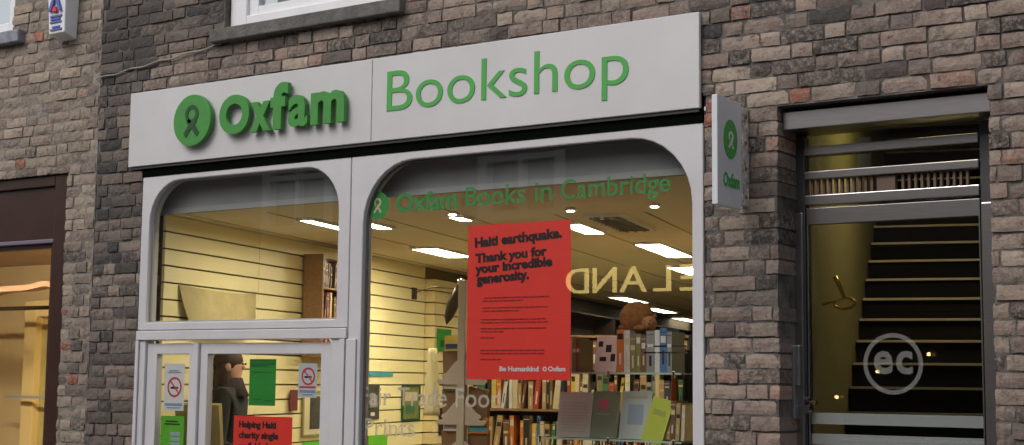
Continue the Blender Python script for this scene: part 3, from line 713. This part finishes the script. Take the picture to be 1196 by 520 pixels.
# small round spots near the window
for t, s, lb in ((1.92, .12, 'round ceiling spot behind the green word Oxfam'), (2.72, .10, 'round ceiling spot behind the green word Books'), (3.28, .0, 'round ceiling spot behind the green word Cambridge')):
    p = S(t, s+.18, ZC)
    o = thing('ceiling_spot', lb, 'ceiling light', p, 0, 'round spots near the window')
    m = MB(); m.tube([(0, 0, -.02), (0, 0, 0)], .035, 16); m.build('rim', m_upvc, o)
    m = MB(); m.tube([(0, 0, -.024), (0, 0, -.0205)], .022, 16); m.build('bulb', m_lamp, o)
# unseen lamps added to light the left building and the hall
for nm, lb, loc, sx, sy, st_ in (('ceiling_light', 'added warm strip light, unseen behind the head of the brown shopfront', (-9.4, .20, 2.775), 2.2, .05, 180.0), ('added_hall_light', 'unseen hall light added above the dark staircase', tuple(H(.62, 1.5, 3.9)), .4, .6, 26.0)):
    o = thing(nm, lb, 'ceiling light', loc)
    B(-sx/2, sx/2, -sy/2, sy/2, -.03, -.006).build('diffuser', mat('warm_lamp%d' % int(st_*10), (.9, .8, .6), .5, emit=((1, .80, .50), st_)), o)
    B(-sx/2-.02, sx/2+.02, -sy/2-.02, sy/2+.02, -.006, 0).build('frame', m_upvc, o)

# books ----------------------------------------------------------------
BC = {'red': (.40, .05, .03), 'maroon': (.16, .025, .03), 'tan': (.42, .28, .13), 'cream': (.62, .52, .34), 'brown': (.18, .09, .04), 'black': (.02, .02, .022), 'navy': (.03, .05, .13),
      'green': (.05, .16, .07), 'orange': (.62, .20, .04), 'white': (.66, .64, .58), 'grey': (.27, .27, .26), 'blue': (.08, .17, .33), 'yellow': (.66, .48, .08), 'olive': (.22, .20, .07)}
BM = {k: mat('cloth_'+k, c, .5, var=.12, scale=25) for k, c in BC.items()}
BLAB = {}
def ordn(n): return ['first', 'second', 'third', 'fourth', 'fifth', 'sixth', 'seventh', 'eighth', 'ninth', 'tenth'][n-1] if n <= 10 else '%d%s' % (n, 'th' if 10 < n % 100 < 14 else {1: 'st', 2: 'nd', 3: 'rd'}.get(n % 10, 'th'))
band = mat('spine_band', (.60, .50, .26), .5)
def book(loc, rz, th, h, d, colr, label, lean=0, group=None):
    """upright book: spine faces local -y, origin at its bottom front left"""
    m = MB(); c = .0025
    m.box(0, th, 0, c, 0, h).box(0, c, c, d, 0, h).box(th-c, th, c, d, 0, h)
    m.cur = 1; m.box(c, th-c, c, d-.004, .004, h-.005)
    if th > .014:
        m.cur = 2; z = h*random.uniform(.55, .8); m.box(th*.12, th*.88, -.0008, 0, z, z+h*random.uniform(.04, .16))
    if th > .02:
        m.cur = 3; z = h*random.uniform(.12, .2); z2 = h*random.uniform(.38, .5); m.box(th*.36, th*.64, -.0008, 0, z, z2)
        m.box(0, th, -.0006, 0, h*.9, h*.915)
    if lean:
        ca, sa = math.cos(lean), math.sin(lean); m.v = [(a*ca+c_*sa, b, -a*sa+c_*ca) for a, b, c_ in m.v]
        mz = min(q[2] for q in m.v); m.v = [(a, b, c_-mz) for a, b, c_ in m.v]
    o = m.build('book', [BM[colr], m_pages, random.choice([band, BM['white'], BM['black'], band]), random.choice([band, BM['white'], BM['black'], BM['cream']])], None)
    o.location = loc; o.rotation_euler = (0, 0, rz); tag(o, label, 'book', group); return o
def row(P, rz, width, hmax, cols, where, group, tmin=.015, tmax=.042, dep=.15, hs=1.0):
    x = .008; i = 0; ca, sa = math.cos(rz), math.sin(rz)
    while x < width-.05:
        th = random.uniform(tmin, tmax); h = min(hmax-.02, hs*random.choice([.18, .2, .215, .235, .25])*random.uniform(.95, 1.05)); c = random.choice(cols)
        if random.random() < .04: x += random.uniform(.02, .06); continue
        i += 1; yo = random.uniform(0, .02); le = random.choice([0]*9+[.10, .14])
        book((P[0]+x*ca-yo*sa, P[1]+x*sa+yo*ca, P[2]), rz, th, h, min(dep, h*.68), c, '%s book, %s from the left on %s' % (c, ordn(i), where), le, group)
        x += th+.002+(h*math.sin(le)+.003 if le else 0)
def bookcase(name, label, P, rz, w_, d_, h_, levels, m, group=None):
    o = thing(name, label, 'bookcase', P, rz, group)
    z0 = min(levels)-.02 if P[2] == 0 and h_ > 2.5 else 0
    B(-.02, 0, 0, d_, 0, h_).build('side_panel', m, o, None, .002); B(w_, w_+.02, 0, d_, 0, h_).build('side_panel', m, o, None, .002)
    B(0, w_, d_-.012, d_, 0, h_).build('back_panel', m_dark, o)
    for z in levels: B(0, w_, .0, d_-.012, z-.018, z).build('shelf', m, o, None, .002)
    B(0, w_, .0, d_-.012, h_-.018, h_).build('top', m, o, None, .002)
    return o
mixc = ['tan', 'cream', 'tan', 'brown', 'orange', 'cream', 'brown', 'white', 'grey', 'red', 'green', 'navy', 'black', 'orange', 'yellow', 'tan', 'cream', 'blue', 'olive', 'maroon']
# bookcase facing the window behind the display
P = Vector((-6.72, 2.72, 0)); lv_ = [.50, .86, 1.20, 1.535, 1.86]
bookcase('bookcase', 'wide wooden bookcase full of books behind the glass display', P, SK, 2.55, .25, 2.10, lv_, m_wood)
for z, wn_ in ((1.20, 'the lowest visible shelf of the wide bookcase'), (1.535, 'the middle shelf of the wide bookcase'), (1.86, 'the top shelf of the wide bookcase')):
    row((P.x, P.y, z+.001), SK, 2.5, .30 if z < 1.8 else .22, mixc, wn_, 'books in the wide bookcase', .020, .048, hs=1.2)
# books on the left wall, seen in the upper left window
P = S(.19, 2.72, 1.93)
o = thing('wall_bookcase', 'small wall bookcase of red books at right of upper left window', 'bookcase', (P.x, P.y, P.z), SK+math.pi/2, None)
W_ = .74
for lvz in (0, .27, .54): B(-W_, 0, 0, .17, lvz-.015, lvz).build('shelf', m_wood, o, None, .002)
B(-W_-.018, -W_, 0, .17, -.015, .80).build('side_panel', m_wood, o); B(0, .018, 0, .17, -.015, .80).build('side_panel', m_wood, o); B(-W_, 0, .17, .18, -.015, .80).build('back_panel', m_dark, o)
redc = ['red', 'maroon', 'red', 'brown', 'tan', 'maroon', 'red', 'orange', 'black', 'cream']
for lvz, nm in ((0, 'bottom'), (.27, 'middle'), (.54, 'top')):
    q = S(.19, 2.72-W_, 1.93+lvz+.001); rz = SK+math.pi/2
    row((q.x, q.y, q.z), rz, W_, .25, redc, 'the %s shelf of the small wall bookcase' % nm, 'books in the small wall bookcase', .02, .038, dep=.13)
# dark full-height bookcases further back on the left wall
for k, (s, nm) in enumerate(((6.2, 'nearest'), (8.4, 'second'), (10.6, 'third'), (12.8, 'fourth'), (15.0, 'farthest'))):
    P = S(.30, s, 0)
    o = bookcase('bookcase', '%s of the dark tall bookcases along the far left wall' % nm, (P.x, P.y, 0), SK+math.pi/2, 2.1, .28, 2.6, [.3, .62, .94, 1.26, 1.58, 1.9, 2.22], m_dark, 'dark bookcases along the left wall')

# glass display unit just behind the window -----------------------------------
DL = Vector((-4.50, .38, 0))
du = thing('display_unit', 'glass shelved display unit with steel brackets behind right half of window', 'display shelves', DL, 0)
for z in (1.13, 1.437, 1.80): B(0, .92, -.0, .26, z-.008, z).build('glass_shelf', m_shelfglass, du)
for z in (1.13, 1.437, 1.80): B(0, .92, -.006, -.001, z-.009, z+.001).build('shelf_edge', mat('glass_edge', (.42, .52, .42), .2), du)
for x in (.02, .46, .88): B(x, x+.018, .262, .28, .1, 2.1).build('upright', m_dsteel, du, None, .002)
for x in (.03, .47, .87):
    for z in (1.13, 1.437, 1.80): B(x, x+.014, -.012, .0, z-.028, z+.01).build('clip', m_chrome, du, None, .002)
B(.66, .92, .06, .066, 1.905, 1.913).box(.66, .92, .06, .066, 1.94, 1.948).build('rail', m_chrome, du)
B(0, .92, .0, .28, 0, .5).build('plinth', m_dark, du)
def faceout(x0, x1, h, zb, col, label, tilt=0, y=.10, pages=.02, extra=None, slant=0):
    w_ = x1-x0; o = thing('book', label, 'book', (x0, y, zb), 0, 'books shown face out in the window')
    rot = Matrix.Rotation(-R(10), 4, 'X') @ Matrix.Rotation(slant, 4, 'Y')
    def bb(name, m, *a):
        q = B(*a); vs = [rot @ Vector(p) for p in q.v]; q.v = [tuple(p) for p in vs]; return q.build(name, m, o)
    bb('cover', col, 0, w_, 0, .003, 0, h); bb('pages', m_pages, .003, w_-.004, .003, .003+pages, .003, h-.004); bb('back_cover', col, 0, w_, .003+pages, .006+pages, 0, h)
    if extra:
        for (m, a, b, c, d) in extra: bb('cover_print', m, a*w_, b*w_, -.0012, -.0001, c*h, d*h)
pg = mat('pale_grey_cover', (.64, .62, .54), .4, var=.1); pgn = mat('sage_cover', (.25, .31, .20), .4, var=.1); pb = mat('pale_blue_cover', (.50, .55, .52), .35, var=.1); lm_ = mat('lime_cover', (.44, .50, .05), .4, var=.1)
faceout(-4.42, -4.20, .255, 1.439, pg, 'pale grey book standing face out, leftmost on the glass shelf', y=.47, extra=[(mat('grey_lines', (.50, .48, .43), .6), .12, .88, .12+i*.07, .135+i*.07) for i in range(10)])
faceout(-4.195, -4.035, .262, 1.439, pgn, 'sage green book with pink square, second on the glass shelf', y=.47, extra=[(mat('pink_square', (.62, .14, .20), .5), .22, .62, .62, .82), (m_beige, .2, .7, .5, .52)])
faceout(-4.015, -3.825, .265, 1.439, pb, 'pale blue grey book, third on the glass shelf', y=.47, extra=[(mat('blue_print', (.30, .38, .44), .5), .25, .75, .3, .72), (m_beige, .15, .85, .84, .90)])
faceout(-3.85, -3.72, .250, 1.439, lm_, 'lime green book leaning, rightmost face out on the glass shelf', y=.42, slant=R(14), extra=[(mat('olive_print', (.30, .34, .05), .5), .2, .8, .62, .74)])
for i, (c, th) in enumerate((('brown', .03), ('tan', .025), ('cream', .02))): book((-3.69+i*.034, .45, 1.439), 0, th, .21-.01*i, .14, c, '%s book at the right end of the glass shelf' % c, .05, 'books on the glass shelves')
ux = -4.50
for i, (c, th, h, le) in enumerate((('black', .03, .22, .18), ('black', .02, .23, .14), ('brown', .022, .21, .12), ('tan', .03, .20, .10), ('cream', .02, .19, 0), ('olive', .02, .19, 0), ('brown', .02, .18, 0))):
    book((ux, .44, 1.802), 0, th, h, .15, c, '%s book, %s from the left on the upper glass shelf' % (c, ordn(i+1)), -le, 'books on the glass shelves'); ux += th+.004+h*math.sin(le)*.55
faceout(-4.16, -4.02, .205, 1.802, mat('white_cover', (.78, .73, .62), .5), 'white book with dark blotches face out on the upper glass shelf', y=.45, extra=[(m_ink, .1, .3, .7, .85), (m_ink, .45, .7, .55, .75), (m_ink, .2, .5, .3, .42), (m_ink, .7, .9, .3, .5)])
for i, (c, th, h) in enumerate((('orange', .045, .235), ('white', .035, .23), ('olive', .035, .20), ('olive', .03, .21), ('brown', .03, .2), ('grey', .05, .225), ('white', .03, .23), ('blue', .04, .24), ('grey', .03, .22))):
    book((-4.01+sum((.047, .037, .037, .032, .032, .052, .032, .042, .032)[:i]), .44, 1.802), 0, th, h, .15, c, '%s book, %s after the blotched white book on the upper glass shelf' % (c, ordn(i+1)), 0, 'books on the glass shelves')
for i, c in enumerate(('yellow', 'yellow', 'white', 'olive', 'cream')):
    book((-4.40+i*.05, .45, 1.132), 0, .045, .26-.012*i, .17, c, '%s book, %s on the lowest glass shelf' % (c, ordn(i+1)), 0, 'books on the glass shelves')
row((-4.13, .45, 1.132), 0, .5, .28, mixc, 'the lowest glass shelf past the yellow books', 'books on the glass shelves')

# plush toy lying on the top books: body, head with muzzle, ears, arm
PT = Vector((-3.92, .54, 2.035))
pl = thing('plush_bear', 'brown plush bear slumped on top of the books in the window', 'soft toy', PT)
fur = mat('ginger_fur', (.36, .15, .04), .95, var=.45, scale=30, bump=1.0, bscale=160); fur2 = mat('light_fur', (.46, .22, .08), .95, var=.3, scale=40, bump=1, bscale=160)
fz = lambda d: 1+.05*noise.noise(d*9)
m = MB(); m.ball((-.02, 0, .068), .100, .075, .092, 28, 18, fz); m.build('body', fur, pl, smooth=True)
hd_ = MB().ball((.075, -.03, .035), .042, .045, .042, 20, 14, fz).build('head', fur2, pl, smooth=True)
m = MB(); m.ball((.098, -.066, .026), .020, .020, .016, 14, 10); m.build('muzzle', fur2, hd_, smooth=True)
m = MB(); m.ball((.104, -.084, .032), .007, .005, .005, 10, 8); m.build('nose', m_ink, hd_, smooth=True)
for dx in (.068, .104): MB().ball((dx, -.070, .052), .004, .004, .004, 8, 6).build('eye', m_ink, hd_, smooth=True)
for dx in (.045, .105): MB().ball((dx, -.02, .078), .014, .008, .014, 12, 8).build('ear', fur, hd_, smooth=True)
for a in (-1, 1): MB().ball((.035, -.045*a-.01, .012), .045, .018, .016, 12, 8).build('arm', fur, pl, smooth=True)
for a in (-1, 1): MB().ball((-.085, -.035*a, .014), .03, .022, .018, 12, 8).build('leg', fur, pl, smooth=True)
# dark slim stand of scarves at the right frame edge
cl = thing('coat_stand', 'dark hanging garments on a stand by the right window frame', 'clothes', (-3.735, .80, 0))
MB().tube([(0, 0, 0), (0, 0, 2.02)], .014, 8).build('pole', m_dsteel, cl)
m = MB()
def drape(m, cx, cy, w0, w1, zt, zb, dep, seed, n=22, rows=16):
    vs = []
    for j in range(rows+1):
        f = j/rows; z = zt+(zb-zt)*f; ww = w0+(w1-w0)*min(1, f*1.6)
        for k in range(n):
            a = 2*math.pi*k/n; r = 1+.16*math.sin(a*5+seed)*f+.12*noise.noise(Vector((math.cos(a)*2, math.sin(a)*2, z*3+seed)))
            vs.append((cx+math.cos(a)*ww/2*r, cy+math.sin(a)*dep/2*r, z))
    fs = [(j*n+k, j*n+(k+1) % n, (j+1)*n+(k+1) % n, (j+1)*n+k) for j in range(rows) for k in range(n)]+[tuple(range(n)), tuple(rows*n+k for k in range(n-1, -1, -1))]
    m.add(vs, fs)
drape(m, 0, 0, .04, .13, 1.93, .7, .16, 2); m.build('coat', mat('black_cloth', (.015, .013, .012), .9, bump=.6, bscale=40), cl, smooth=True)
m = MB(); drape(m, -.09, -.03, .03, .05, 1.80, 1.62, .04, 5); m.build('orange_tag', mat('orange_cloth', (.55, .13, .04), .8), cl, smooth=True)

# cardboard stand with scalloped wings --------------------------------------
CP = Vector((-5.565, 1.15, 0))
cs = thing('card_stand', 'beige pillar stand with scalloped brown card pockets left of the red poster', 'display stand', CP, 0)
B(-.030, .030, -.02, .02, .0, 2.40).build('post', m_beige, cs, None, .004)
B(-.26, .26, -.2, .2, 0, .05).build('base', m_beige, cs)
for k, z in enumerate((1.86, 1.60, 1.34, 1.08)):
    for sg in (-1, 1):
        pk = MB().prism([(sg*.031, z-.128), (sg*.175, z-.128), (sg*.185, z+.085), (sg*.031, z+.11)][::sg], .03, .06).build('card_pocket', m_tanbrown, cs)
        wg = [(sg*.031, z+.02), (sg*.06, z+.0), (sg*.09, z-.03), (sg*.12, z-.06), (sg*.155, z-.075), (sg*.16, z-.09), (sg*.14, z-.10), (sg*.165, z-.11), (sg*.185, z-.105), (sg*.20, z-.12), (sg*.18, z-.14), (sg*.031, z-.14)]
        MB().prism(wg[::sg], -.012, .002).build('wing', m_beige, cs, None, .002)
for (sx, z, c, w_, h_, lb) in ((-1, 1.97, 'yellow', .12, .10, 'dark yellow picture book in the top left pocket of the beige stand'), (-1, 1.71, 'green', .13, .09, 'green booklet in the second left pocket of the beige stand'), (-1, 1.45, 'white', .12, .09, 'white booklet in the third left pocket of the beige stand'), (1, 1.44, 'orange', .15, .10, 'orange booklet with teal band in the right pocket of the beige stand')):
    x0 = CP.x+(-.035-w_ if sx < 0 else .05)
    o = B(0, w_, 0, .012, 0, h_).build('booklet', [BM[c]], None); o.location = (x0, CP.y+.010, z-.03); tag(o, lb, 'booklet')
    q = B(.008, w_-.008, -.0015, -.0002, .012, h_*.45).build('cover_panel', {'yellow': BM['navy'], 'green': BM['cream'], 'white': BM['grey'], 'orange': m_teal}[c], o)
# cream scarf hanging from the slatted corner, cards around it
q = Vector((-6.22, 1.7, 1.50))
o = thing('scarf', 'cream knitted scarf hanging beside the beige stand', 'scarf', q)
m = MB(); drape(m, 0, 0, .05, .12, .47, .0, .07, 1); m.build('cloth', mat('cream_knit', (.66, .58, .32), .9, bump=.8, bscale=90), o, smooth=True)
def wallcard(name, label, cat, s, z, w_, h_, m, t=.004, extra=None, frame=None):
    q = S(t, s, z); o = thing(name, label, cat, q, SK+math.pi/2)
    # local x runs back along the wall, local +y points away from the room
    if frame: MB().ring(rrect(0, w_, 0, h_, 0, 0, 0, 1), rrect(.018, w_-.018, .018, h_-.018, 0, 0, 0, 1), -.018, -.001).build('frame', frame, o)
    B(0.0, w_, -.008, -.002, 0.0, h_).build('card', m, o) if not frame else B(.018, w_-.018, -.010, -.002, .018, h_-.018).build('card', m, o)
    for e in (extra or []): B(e[1]*w_, e[2]*w_, -.013, -.0105, e[3]*h_, e[4]*h_).build('print', e[0], o)
    return o
olive_pic = mat('olive_print_pic', (.20, .22, .08), .5, var=.4, scale=20); darkpic = mat('dark_picture', (.06, .06, .045), .5, var=.6, scale=18)
wallcard('picture', 'dark narrow picture on the slats at the left edge of big window', 'picture', 3.24, 1.40, .27, .30, darkpic, extra=[(BM['grey'], .2, .8, .35, .7), (BM['white'], .3, .6, .1, .2)])
wallcard('picture', 'green framed picture on the slats behind the cream lettering', 'picture', 4.02, 1.37, .42, .33, olive_pic, extra=[(BM['cream'], .15, .85, .55, .8), (BM['green'], .2, .7, .2, .45)], frame=m_dgreen)
wallcard('shelf_label', 'small teal label on the slats above the cream lettering', 'label', 3.22, 1.775, .58, .04, m_teal)
wallcard('leaflet', 'bright green leaflet low at left edge of the big window', 'leaflet', 3.30, 1.02, .40, .24, m_bgreen)
wallcard('leaflet', 'upper green card beside the cream scarf', 'leaflet', 4.62, 2.02, .36, .22, m_pgreen, t=.108, extra=[(m_dgreen, .2, .8, .2, .5)])
wallcard('leaflet', 'black and green card under the cream scarf', 'leaflet', 4.70, 1.22, .60, .26, m_ink, t=.108, extra=[(m_bgreen, .2, .8, .2, .45), (m_bgreen, .3, .9, .6, .8)])
wallcard('picture', 'framed dark print on cream mount at right of shop door', 'picture', 2.02, 1.29, .42, .36, mat('cream_mount', (.62, .54, .34), .7), extra=[(darkpic, .30, .85, .16, .88)], frame=mat('olive_frame', (.30, .26, .13), .6))
wallcard('leaflet', 'lime green leaflet at bottom right of the shop door', 'leaflet', 2.05, 1.03, .5, .22, m_bgreen)
# curled parchment sheet on the left wall
m = MB(); n = 14; vs = []
for i in range(n+1):
    f = i/n
    for j in range(9):
        g_ = j/8; bow = .11*math.sin(math.pi*f)*(1-g_*.6)+.05*(1-g_)*(1-f)
        vs.append(S(.01+bow, .16+1.06*f+.10*(1-g_)**2*(1-f)**2, 2.08+.29*g_-.02*math.sin(math.pi*f)))
Ln = len(vs); fsx = []
vs2 = [v_+uu*-.003 for v_ in vs]
for i in range(n):
    for j in range(8): a = i*9+j; fsx += [(a, a+9, a+10, a+1), (Ln+a, Ln+a+1, Ln+a+10, Ln+a+9)]
for i in range(n): fsx += [(i*9, Ln+i*9, Ln+i*9+9, i*9+9), (i*9+8, i*9+17, Ln+i*9+17, Ln+i*9+8)]
for j in range(8): fsx += [(j, j+1, Ln+j+1, Ln+j), (n*9+j, Ln+n*9+j, Ln+n*9+j+1, n*9+j+1)]
m.add(vs+vs2, fsx)
tag(m.build('parchment_sheet', mat('parchment', (.48, .40, .20), .8, var=.2, scale=5), None, S(.01, .16, 2.08)), 'curled beige parchment sheet on the slats in the upper left window', 'wall hanging')
# clip-on lamp: bracket on slats, thin arm, long dark shade, chrome knob
LP = S(.0, 4.27, 2.56)
lp = thing('spot_lamp', 'chrome knobbed dark lamp on a thin arm above the beige stand', 'lamp', LP)
B(-.005, .015, -.04, .04, -.06, .05).build('wall_plate', m_dark, lp, None, .003)
e_ = Vector((-5.72, 1.3, 2.36))-LP
MB().tube([(0.01, 0, 0), (e_.x*.5, e_.y*.5, e_.z*.5+.03), (e_.x, e_.y, e_.z)], .006, 8).build('arm', m_dark, lp, smooth=True)
MB().tube([(e_.x+.02, e_.y, e_.z+.03), (e_.x, e_.y, e_.z-.03), (e_.x-.04, e_.y, e_.z-.11), (e_.x-.075, e_.y, e_.z-.19), (e_.x-.09, e_.y, e_.z-.24)], [.02, .035, .042, .03, .004], 14).build('shade', mat('bronze_shade', (.10, .075, .05), .3, .7), lp, smooth=True)
MB().ball((e_.x+.03, e_.y-.01, e_.z+.04), .026, .026, .03).build('knob', m_chrome, lp, smooth=True)

# ------------------------------------------------------------------ person inside the door
def skin_mesh(name, verts, edges, radii, m, parent, root=0, sub=2):
    me = bpy.data.meshes.new(name); me.from_pydata(verts, edges, []); o = bpy.data.objects.new(name, me); COL.objects.link(o)
    sk = o.modifiers.new('s', 'SKIN'); sk.use_smooth_shade = True
    for i, r_ in enumerate(radii):
        me.skin_vertices[0].data[i].radius = r_ if isinstance(r_, tuple) else (r_, r_)
    me.skin_vertices[0].data[root].use_root = True
    sb = o.modifiers.new('u', 'SUBSURF'); sb.levels = sub; sb.render_levels = sub
    dg = bpy.context.evaluated_depsgraph_get(); ev = bpy.data.meshes.new_from_object(o.evaluated_get(dg))
    bpy.data.objects.remove(o); ev.materials.clear(); ev.materials.append(m); ev.name = name
    for p in ev.polygons: p.use_smooth = True
    q = bpy.data.objects.new(name, ev); COL.objects.link(q); q.parent = parent; return q
PS = (-7.36, .86, .12)
pr = thing('person', 'person in dark coat with brown hair standing inside the shop door', 'person', PS, R(118))
skinm = mat('skin', (.52, .30, .20), .55); coatm = mat('dark_coat', (.018, .016, .015), .9, var=.3, bump=.5, bscale=60); trm = mat('dark_trousers', (.02, .022, .03), .9)
bv = [(0, 0, .95), (0, 0, 1.15), (0, 0, 1.45), (0, .0, 1.56), (0, -.005, 1.60), (0, -.015, 1.69), (0, -.01, 1.79),
      (.19, 0, 1.51), (.24, .0, 1.16), (.20, -.22, 1.10), (.16, -.30, 1.12),
      (-.19, 0, 1.51), (-.24, .0, 1.16), (-.20, -.22, 1.10), (-.16, -.30, 1.12),
      (.10, 0, .90), (.11, -.01, .50), (.11, .02, .09), (.12, -.12, .04), (-.10, 0, .90), (-.11, -.01, .50), (-.11, .02, .09), (-.12, -.12, .04)]
be = [(0, 1), (1, 2), (2, 3), (3, 4), (4, 5), (5, 6), (2, 7), (7, 8), (8, 9), (9, 10), (2, 11), (11, 12), (12, 13), (13, 14), (0, 15), (15, 16), (16, 17), (17, 18), (0, 19), (19, 20), (20, 21), (21, 22)]
br = [(.15, .11), (.13, .10), (.15, .10), .055, .065, .085, .07, .055, .042, .034, .03, .055, .042, .034, .03, .085, .055, .04, .035, .085, .055, .04, .035]
skin_mesh('body', bv, be, br, skinm, pr)
cr_ = [(.175, .135), (.155, .12), (.175, .12), .07, .0, .0, .0, .07, .058, .048, .0, .07, .058, .048]
cv = [bv[i] for i in (0, 1, 2, 3, 7, 8, 9, 11, 12, 13)]+[(0, 0, .72)]
skin_mesh('coat', cv, [(0, 1), (1, 2), (2, 3), (2, 4), (4, 5), (5, 6), (2, 7), (7, 8), (8, 9), (0, 10)], [(.18, .14), (.16, .125), (.175, .125), .075, .075, .06, .05, .075, .06, .05, (.19, .15)], coatm, pr)
tv = [bv[i] for i in (0, 15, 16, 17, 19, 20, 21)]
skin_mesh('trousers', tv, [(0, 1), (1, 2), (2, 3), (0, 4), (4, 5), (5, 6)], [(.16, .12), .10, .07, .06, .10, .07, .06], trm, pr)
m = MB(); m.ball((0, .02, 1.745), .092, .105, .10, 20, 14, lambda d: 1+.10*noise.noise(d*5)); m.ball((0, .06, 1.60), .10, .055, .17, 18, 14, lambda d: 1+.12*noise.noise(d*4)); m.ball((-.075, .02, 1.60), .03, .05, .14, 12, 10); m.ball((.075, .02, 1.60), .03, .05, .14, 12, 10); m.build('hair', mat('brown_hair', (.045, .022, .012), .7, var=.5, scale=40, stretch=(4, 4, .6)), pr, smooth=True)
m = MB(); m.ball((0, -.092, 1.70), .010, .015, .018, 10, 8); m.build('nose', skinm, pr, smooth=True)
m = MB(); m.tube([(.0, .0, 1.50), (0, .0, 1.56), (0, 0, 1.63)], [.14, .11, .085], 16); m.build('scarf', mat('dark_scarf', (.03, .02, .018), .95, bump=.8, bscale=60), pr, smooth=True)
for sx in (-1, 1):
    MB().ball((sx*.032, -.098, 1.725), .011, .008, .008, 10, 8).build('eye', m_ink, pr, smooth=True)
    MB().ball((sx*.088, -.01, 1.70), .012, .02, .03, 10, 8).build('ear', skinm, pr, smooth=True)
    for k in range(5):
        a = (sx*(.135+.014*k), -.30, 1.125); L_ = (.055, .07, .075, .07, .055)[k]
        if k == 0: P_ = [(sx*.14, -.29, 1.12), (sx*.12, -.31, 1.135), (sx*.108, -.33, 1.14)]
        else: P_ = [a, (a[0]-sx*.008, a[1]-L_*.55, a[2]+.004), (a[0]-sx*.02, a[1]-L_*.85, a[2]-.02)]
        MB().tube(P_, [.009, .0085, .006], 8).build('finger', skinm, pr, smooth=True)
m = MB(); m.box(-.15, .15, -.42, -.36, 1.10, 1.50, Matrix.Rotation(R(12), 3, 'X'))
bgo = m.build('paper_bag', mat('tan_bag', (.30, .24, .09), .8, var=.2), None); bgo.location = (-7.22, .64, .08); bgo.rotation_euler = (0, 0, R(25))
tag(bgo, 'tan paper bag carried beside the dark coated person in the doorway', 'bag')
q = S(.05, 1.0, 1.46)
o = thing('rosette', 'small maroon tag hanging behind the lower red poster', 'label', S(.02, 1.78, 1.50), SK+math.pi/2)
B(0, .12, -.01, -.002, 0, .16).build('card', BM['maroon'], o)

# brass ring and arm made in place of a gold door reflection
hq = H(.02, .38, 2.22)
wl = thing('brass_reflection_shape', 'brass ring with slanted arm standing in for a gold reflection in the entrance door', 'reflection stand-in', hq)
rp = [(.04+.0*i, 0, 0) for i in range(1)]
MB().tube([(.12+.066*math.cos(t), -.02*math.cos(t), -.050+.028*math.sin(t)) for t in [2*math.pi*i/28 for i in range(29)]], .007, 8).build('ring', m_gold, wl, smooth=True)
MB().tube([(.12, .0, -.022), (.085, .0, .06), (.068, .0, .09)], [.009, .012, .014], 8).build('arm', m_gold, wl, smooth=True)
MB().tube([(.0, 0, -.055), (.05, .0, -.04), (.12, 0, -.022)], .007, 8).build('mount', m_gold, wl, smooth=True)

# ================================================================== ACROSS THE STREET (seen as reflections)
OY = -9.5; OL = (-9, OY, 0)
op = thing('opposite_building', 'brick building across the street with white windows and dark shopfronts', 'building', OL)
holes = []
for i in range(7): holes.append((-23.4+i*4.0, -22.0+i*4.0, 3.9, 5.6))
ow = mortar_grid(-26, 6, 0, 6.6, holes, OY-.3, OY); ow.build('brick_wall', mat('far_brick', (.22, .17, .14), .9, var=.4, scale=8), op, OL)
for h_ in holes:
    wf = MB().ring(rrect(h_[0], h_[1], h_[2], h_[3], 0, 0, 0, 1), rrect(h_[0]+.16, h_[1]-.16, h_[2]+.12, h_[3]-.12, 0, 0, 0, 1), OY-.12, OY+.03)
    wf.box((h_[0]+h_[1])/2-.04, (h_[0]+h_[1])/2+.04, OY-.1, OY+.02, h_[2]+.12, h_[3]-.12).box(h_[0]+.16, h_[1]-.16, OY-.1, OY+.018, 4.7, 4.78)
    wo = wf.build('window', m_upvc, op, OL); B(h_[0]+.1, h_[1]-.1, OY-.16, OY-.125, h_[2]+.1, h_[3]-.1).build('pane', mat('dark_pane', (.03, .035, .04), .1), wo, OL)
B(-26, 6, OY+.003, OY+.16, 2.66, 3.34).build('fascia', mat('black_fascia', (.015, .015, .018), .5), op, OL)
for (x0, x1, m_) in ((-24, -13, 'a'), (-12.5, -7.2, 'b'), (-6.8, -2.2, 'c'), (-1.8, 5.5, 'd')):
    B(x0, x1, OY+.003, OY+.1, .6, 2.6).build('shop_window', mat('far_shop_glass', (.03, .03, .03), .15), op, OL)
lamps = MB()
lit = thing('opposite_sign', 'gold lit letters on the dark fascia across the street', 'sign', (-8.9, OY+.2, 2.85))
m_litgold = mat('lit_gold', (.8, .6, .2), .4, emit=((1, .76, .25), 4.8))
for ch, xa, xb in (('E', -8.23, -7.98), ('L', -8.60, -8.36), ('A', -9.08, -8.70), ('N', -9.47, -9.13), ('D', -9.87, -9.54)):
    m = MB(); put_text(m, ch, 0, xb-xa, 2.87, 3.19, -.03, 0, -.003, 0, 6)
    m.v = [(xb-a_, OY+.162-b_, c_) for a_, b_, c_ in m.v]          # letters face the shop
    m.build('letter', m_litgold, lit, (-8.9, OY+.2, 2.85))
for k, (x, z) in enumerate(((-5.9, 1.9), (-5.3, 2.1), (-3.9, 1.75), (-6.4, 1.6))):
    o = thing('shop_lamp', ['warm lamp glowing in the shop window opposite, upper left', 'highest warm lamp in the shop window opposite', 'rightmost warm lamp in the shop window opposite', 'lowest warm lamp in the shop window opposite'][k], 'lamp', (x, OY+.18, z))
    MB().ball((0, 0, 0), .024, .024, .02).build('bulb', mat('amber_bulb', (.9, .6, .3), .4, emit=((1, .62, .25), 25)), o, smooth=True)
    MB().tube([(0, 0, .04), (0, 0, .5)], .005, 6).build('flex', m_ink, o)
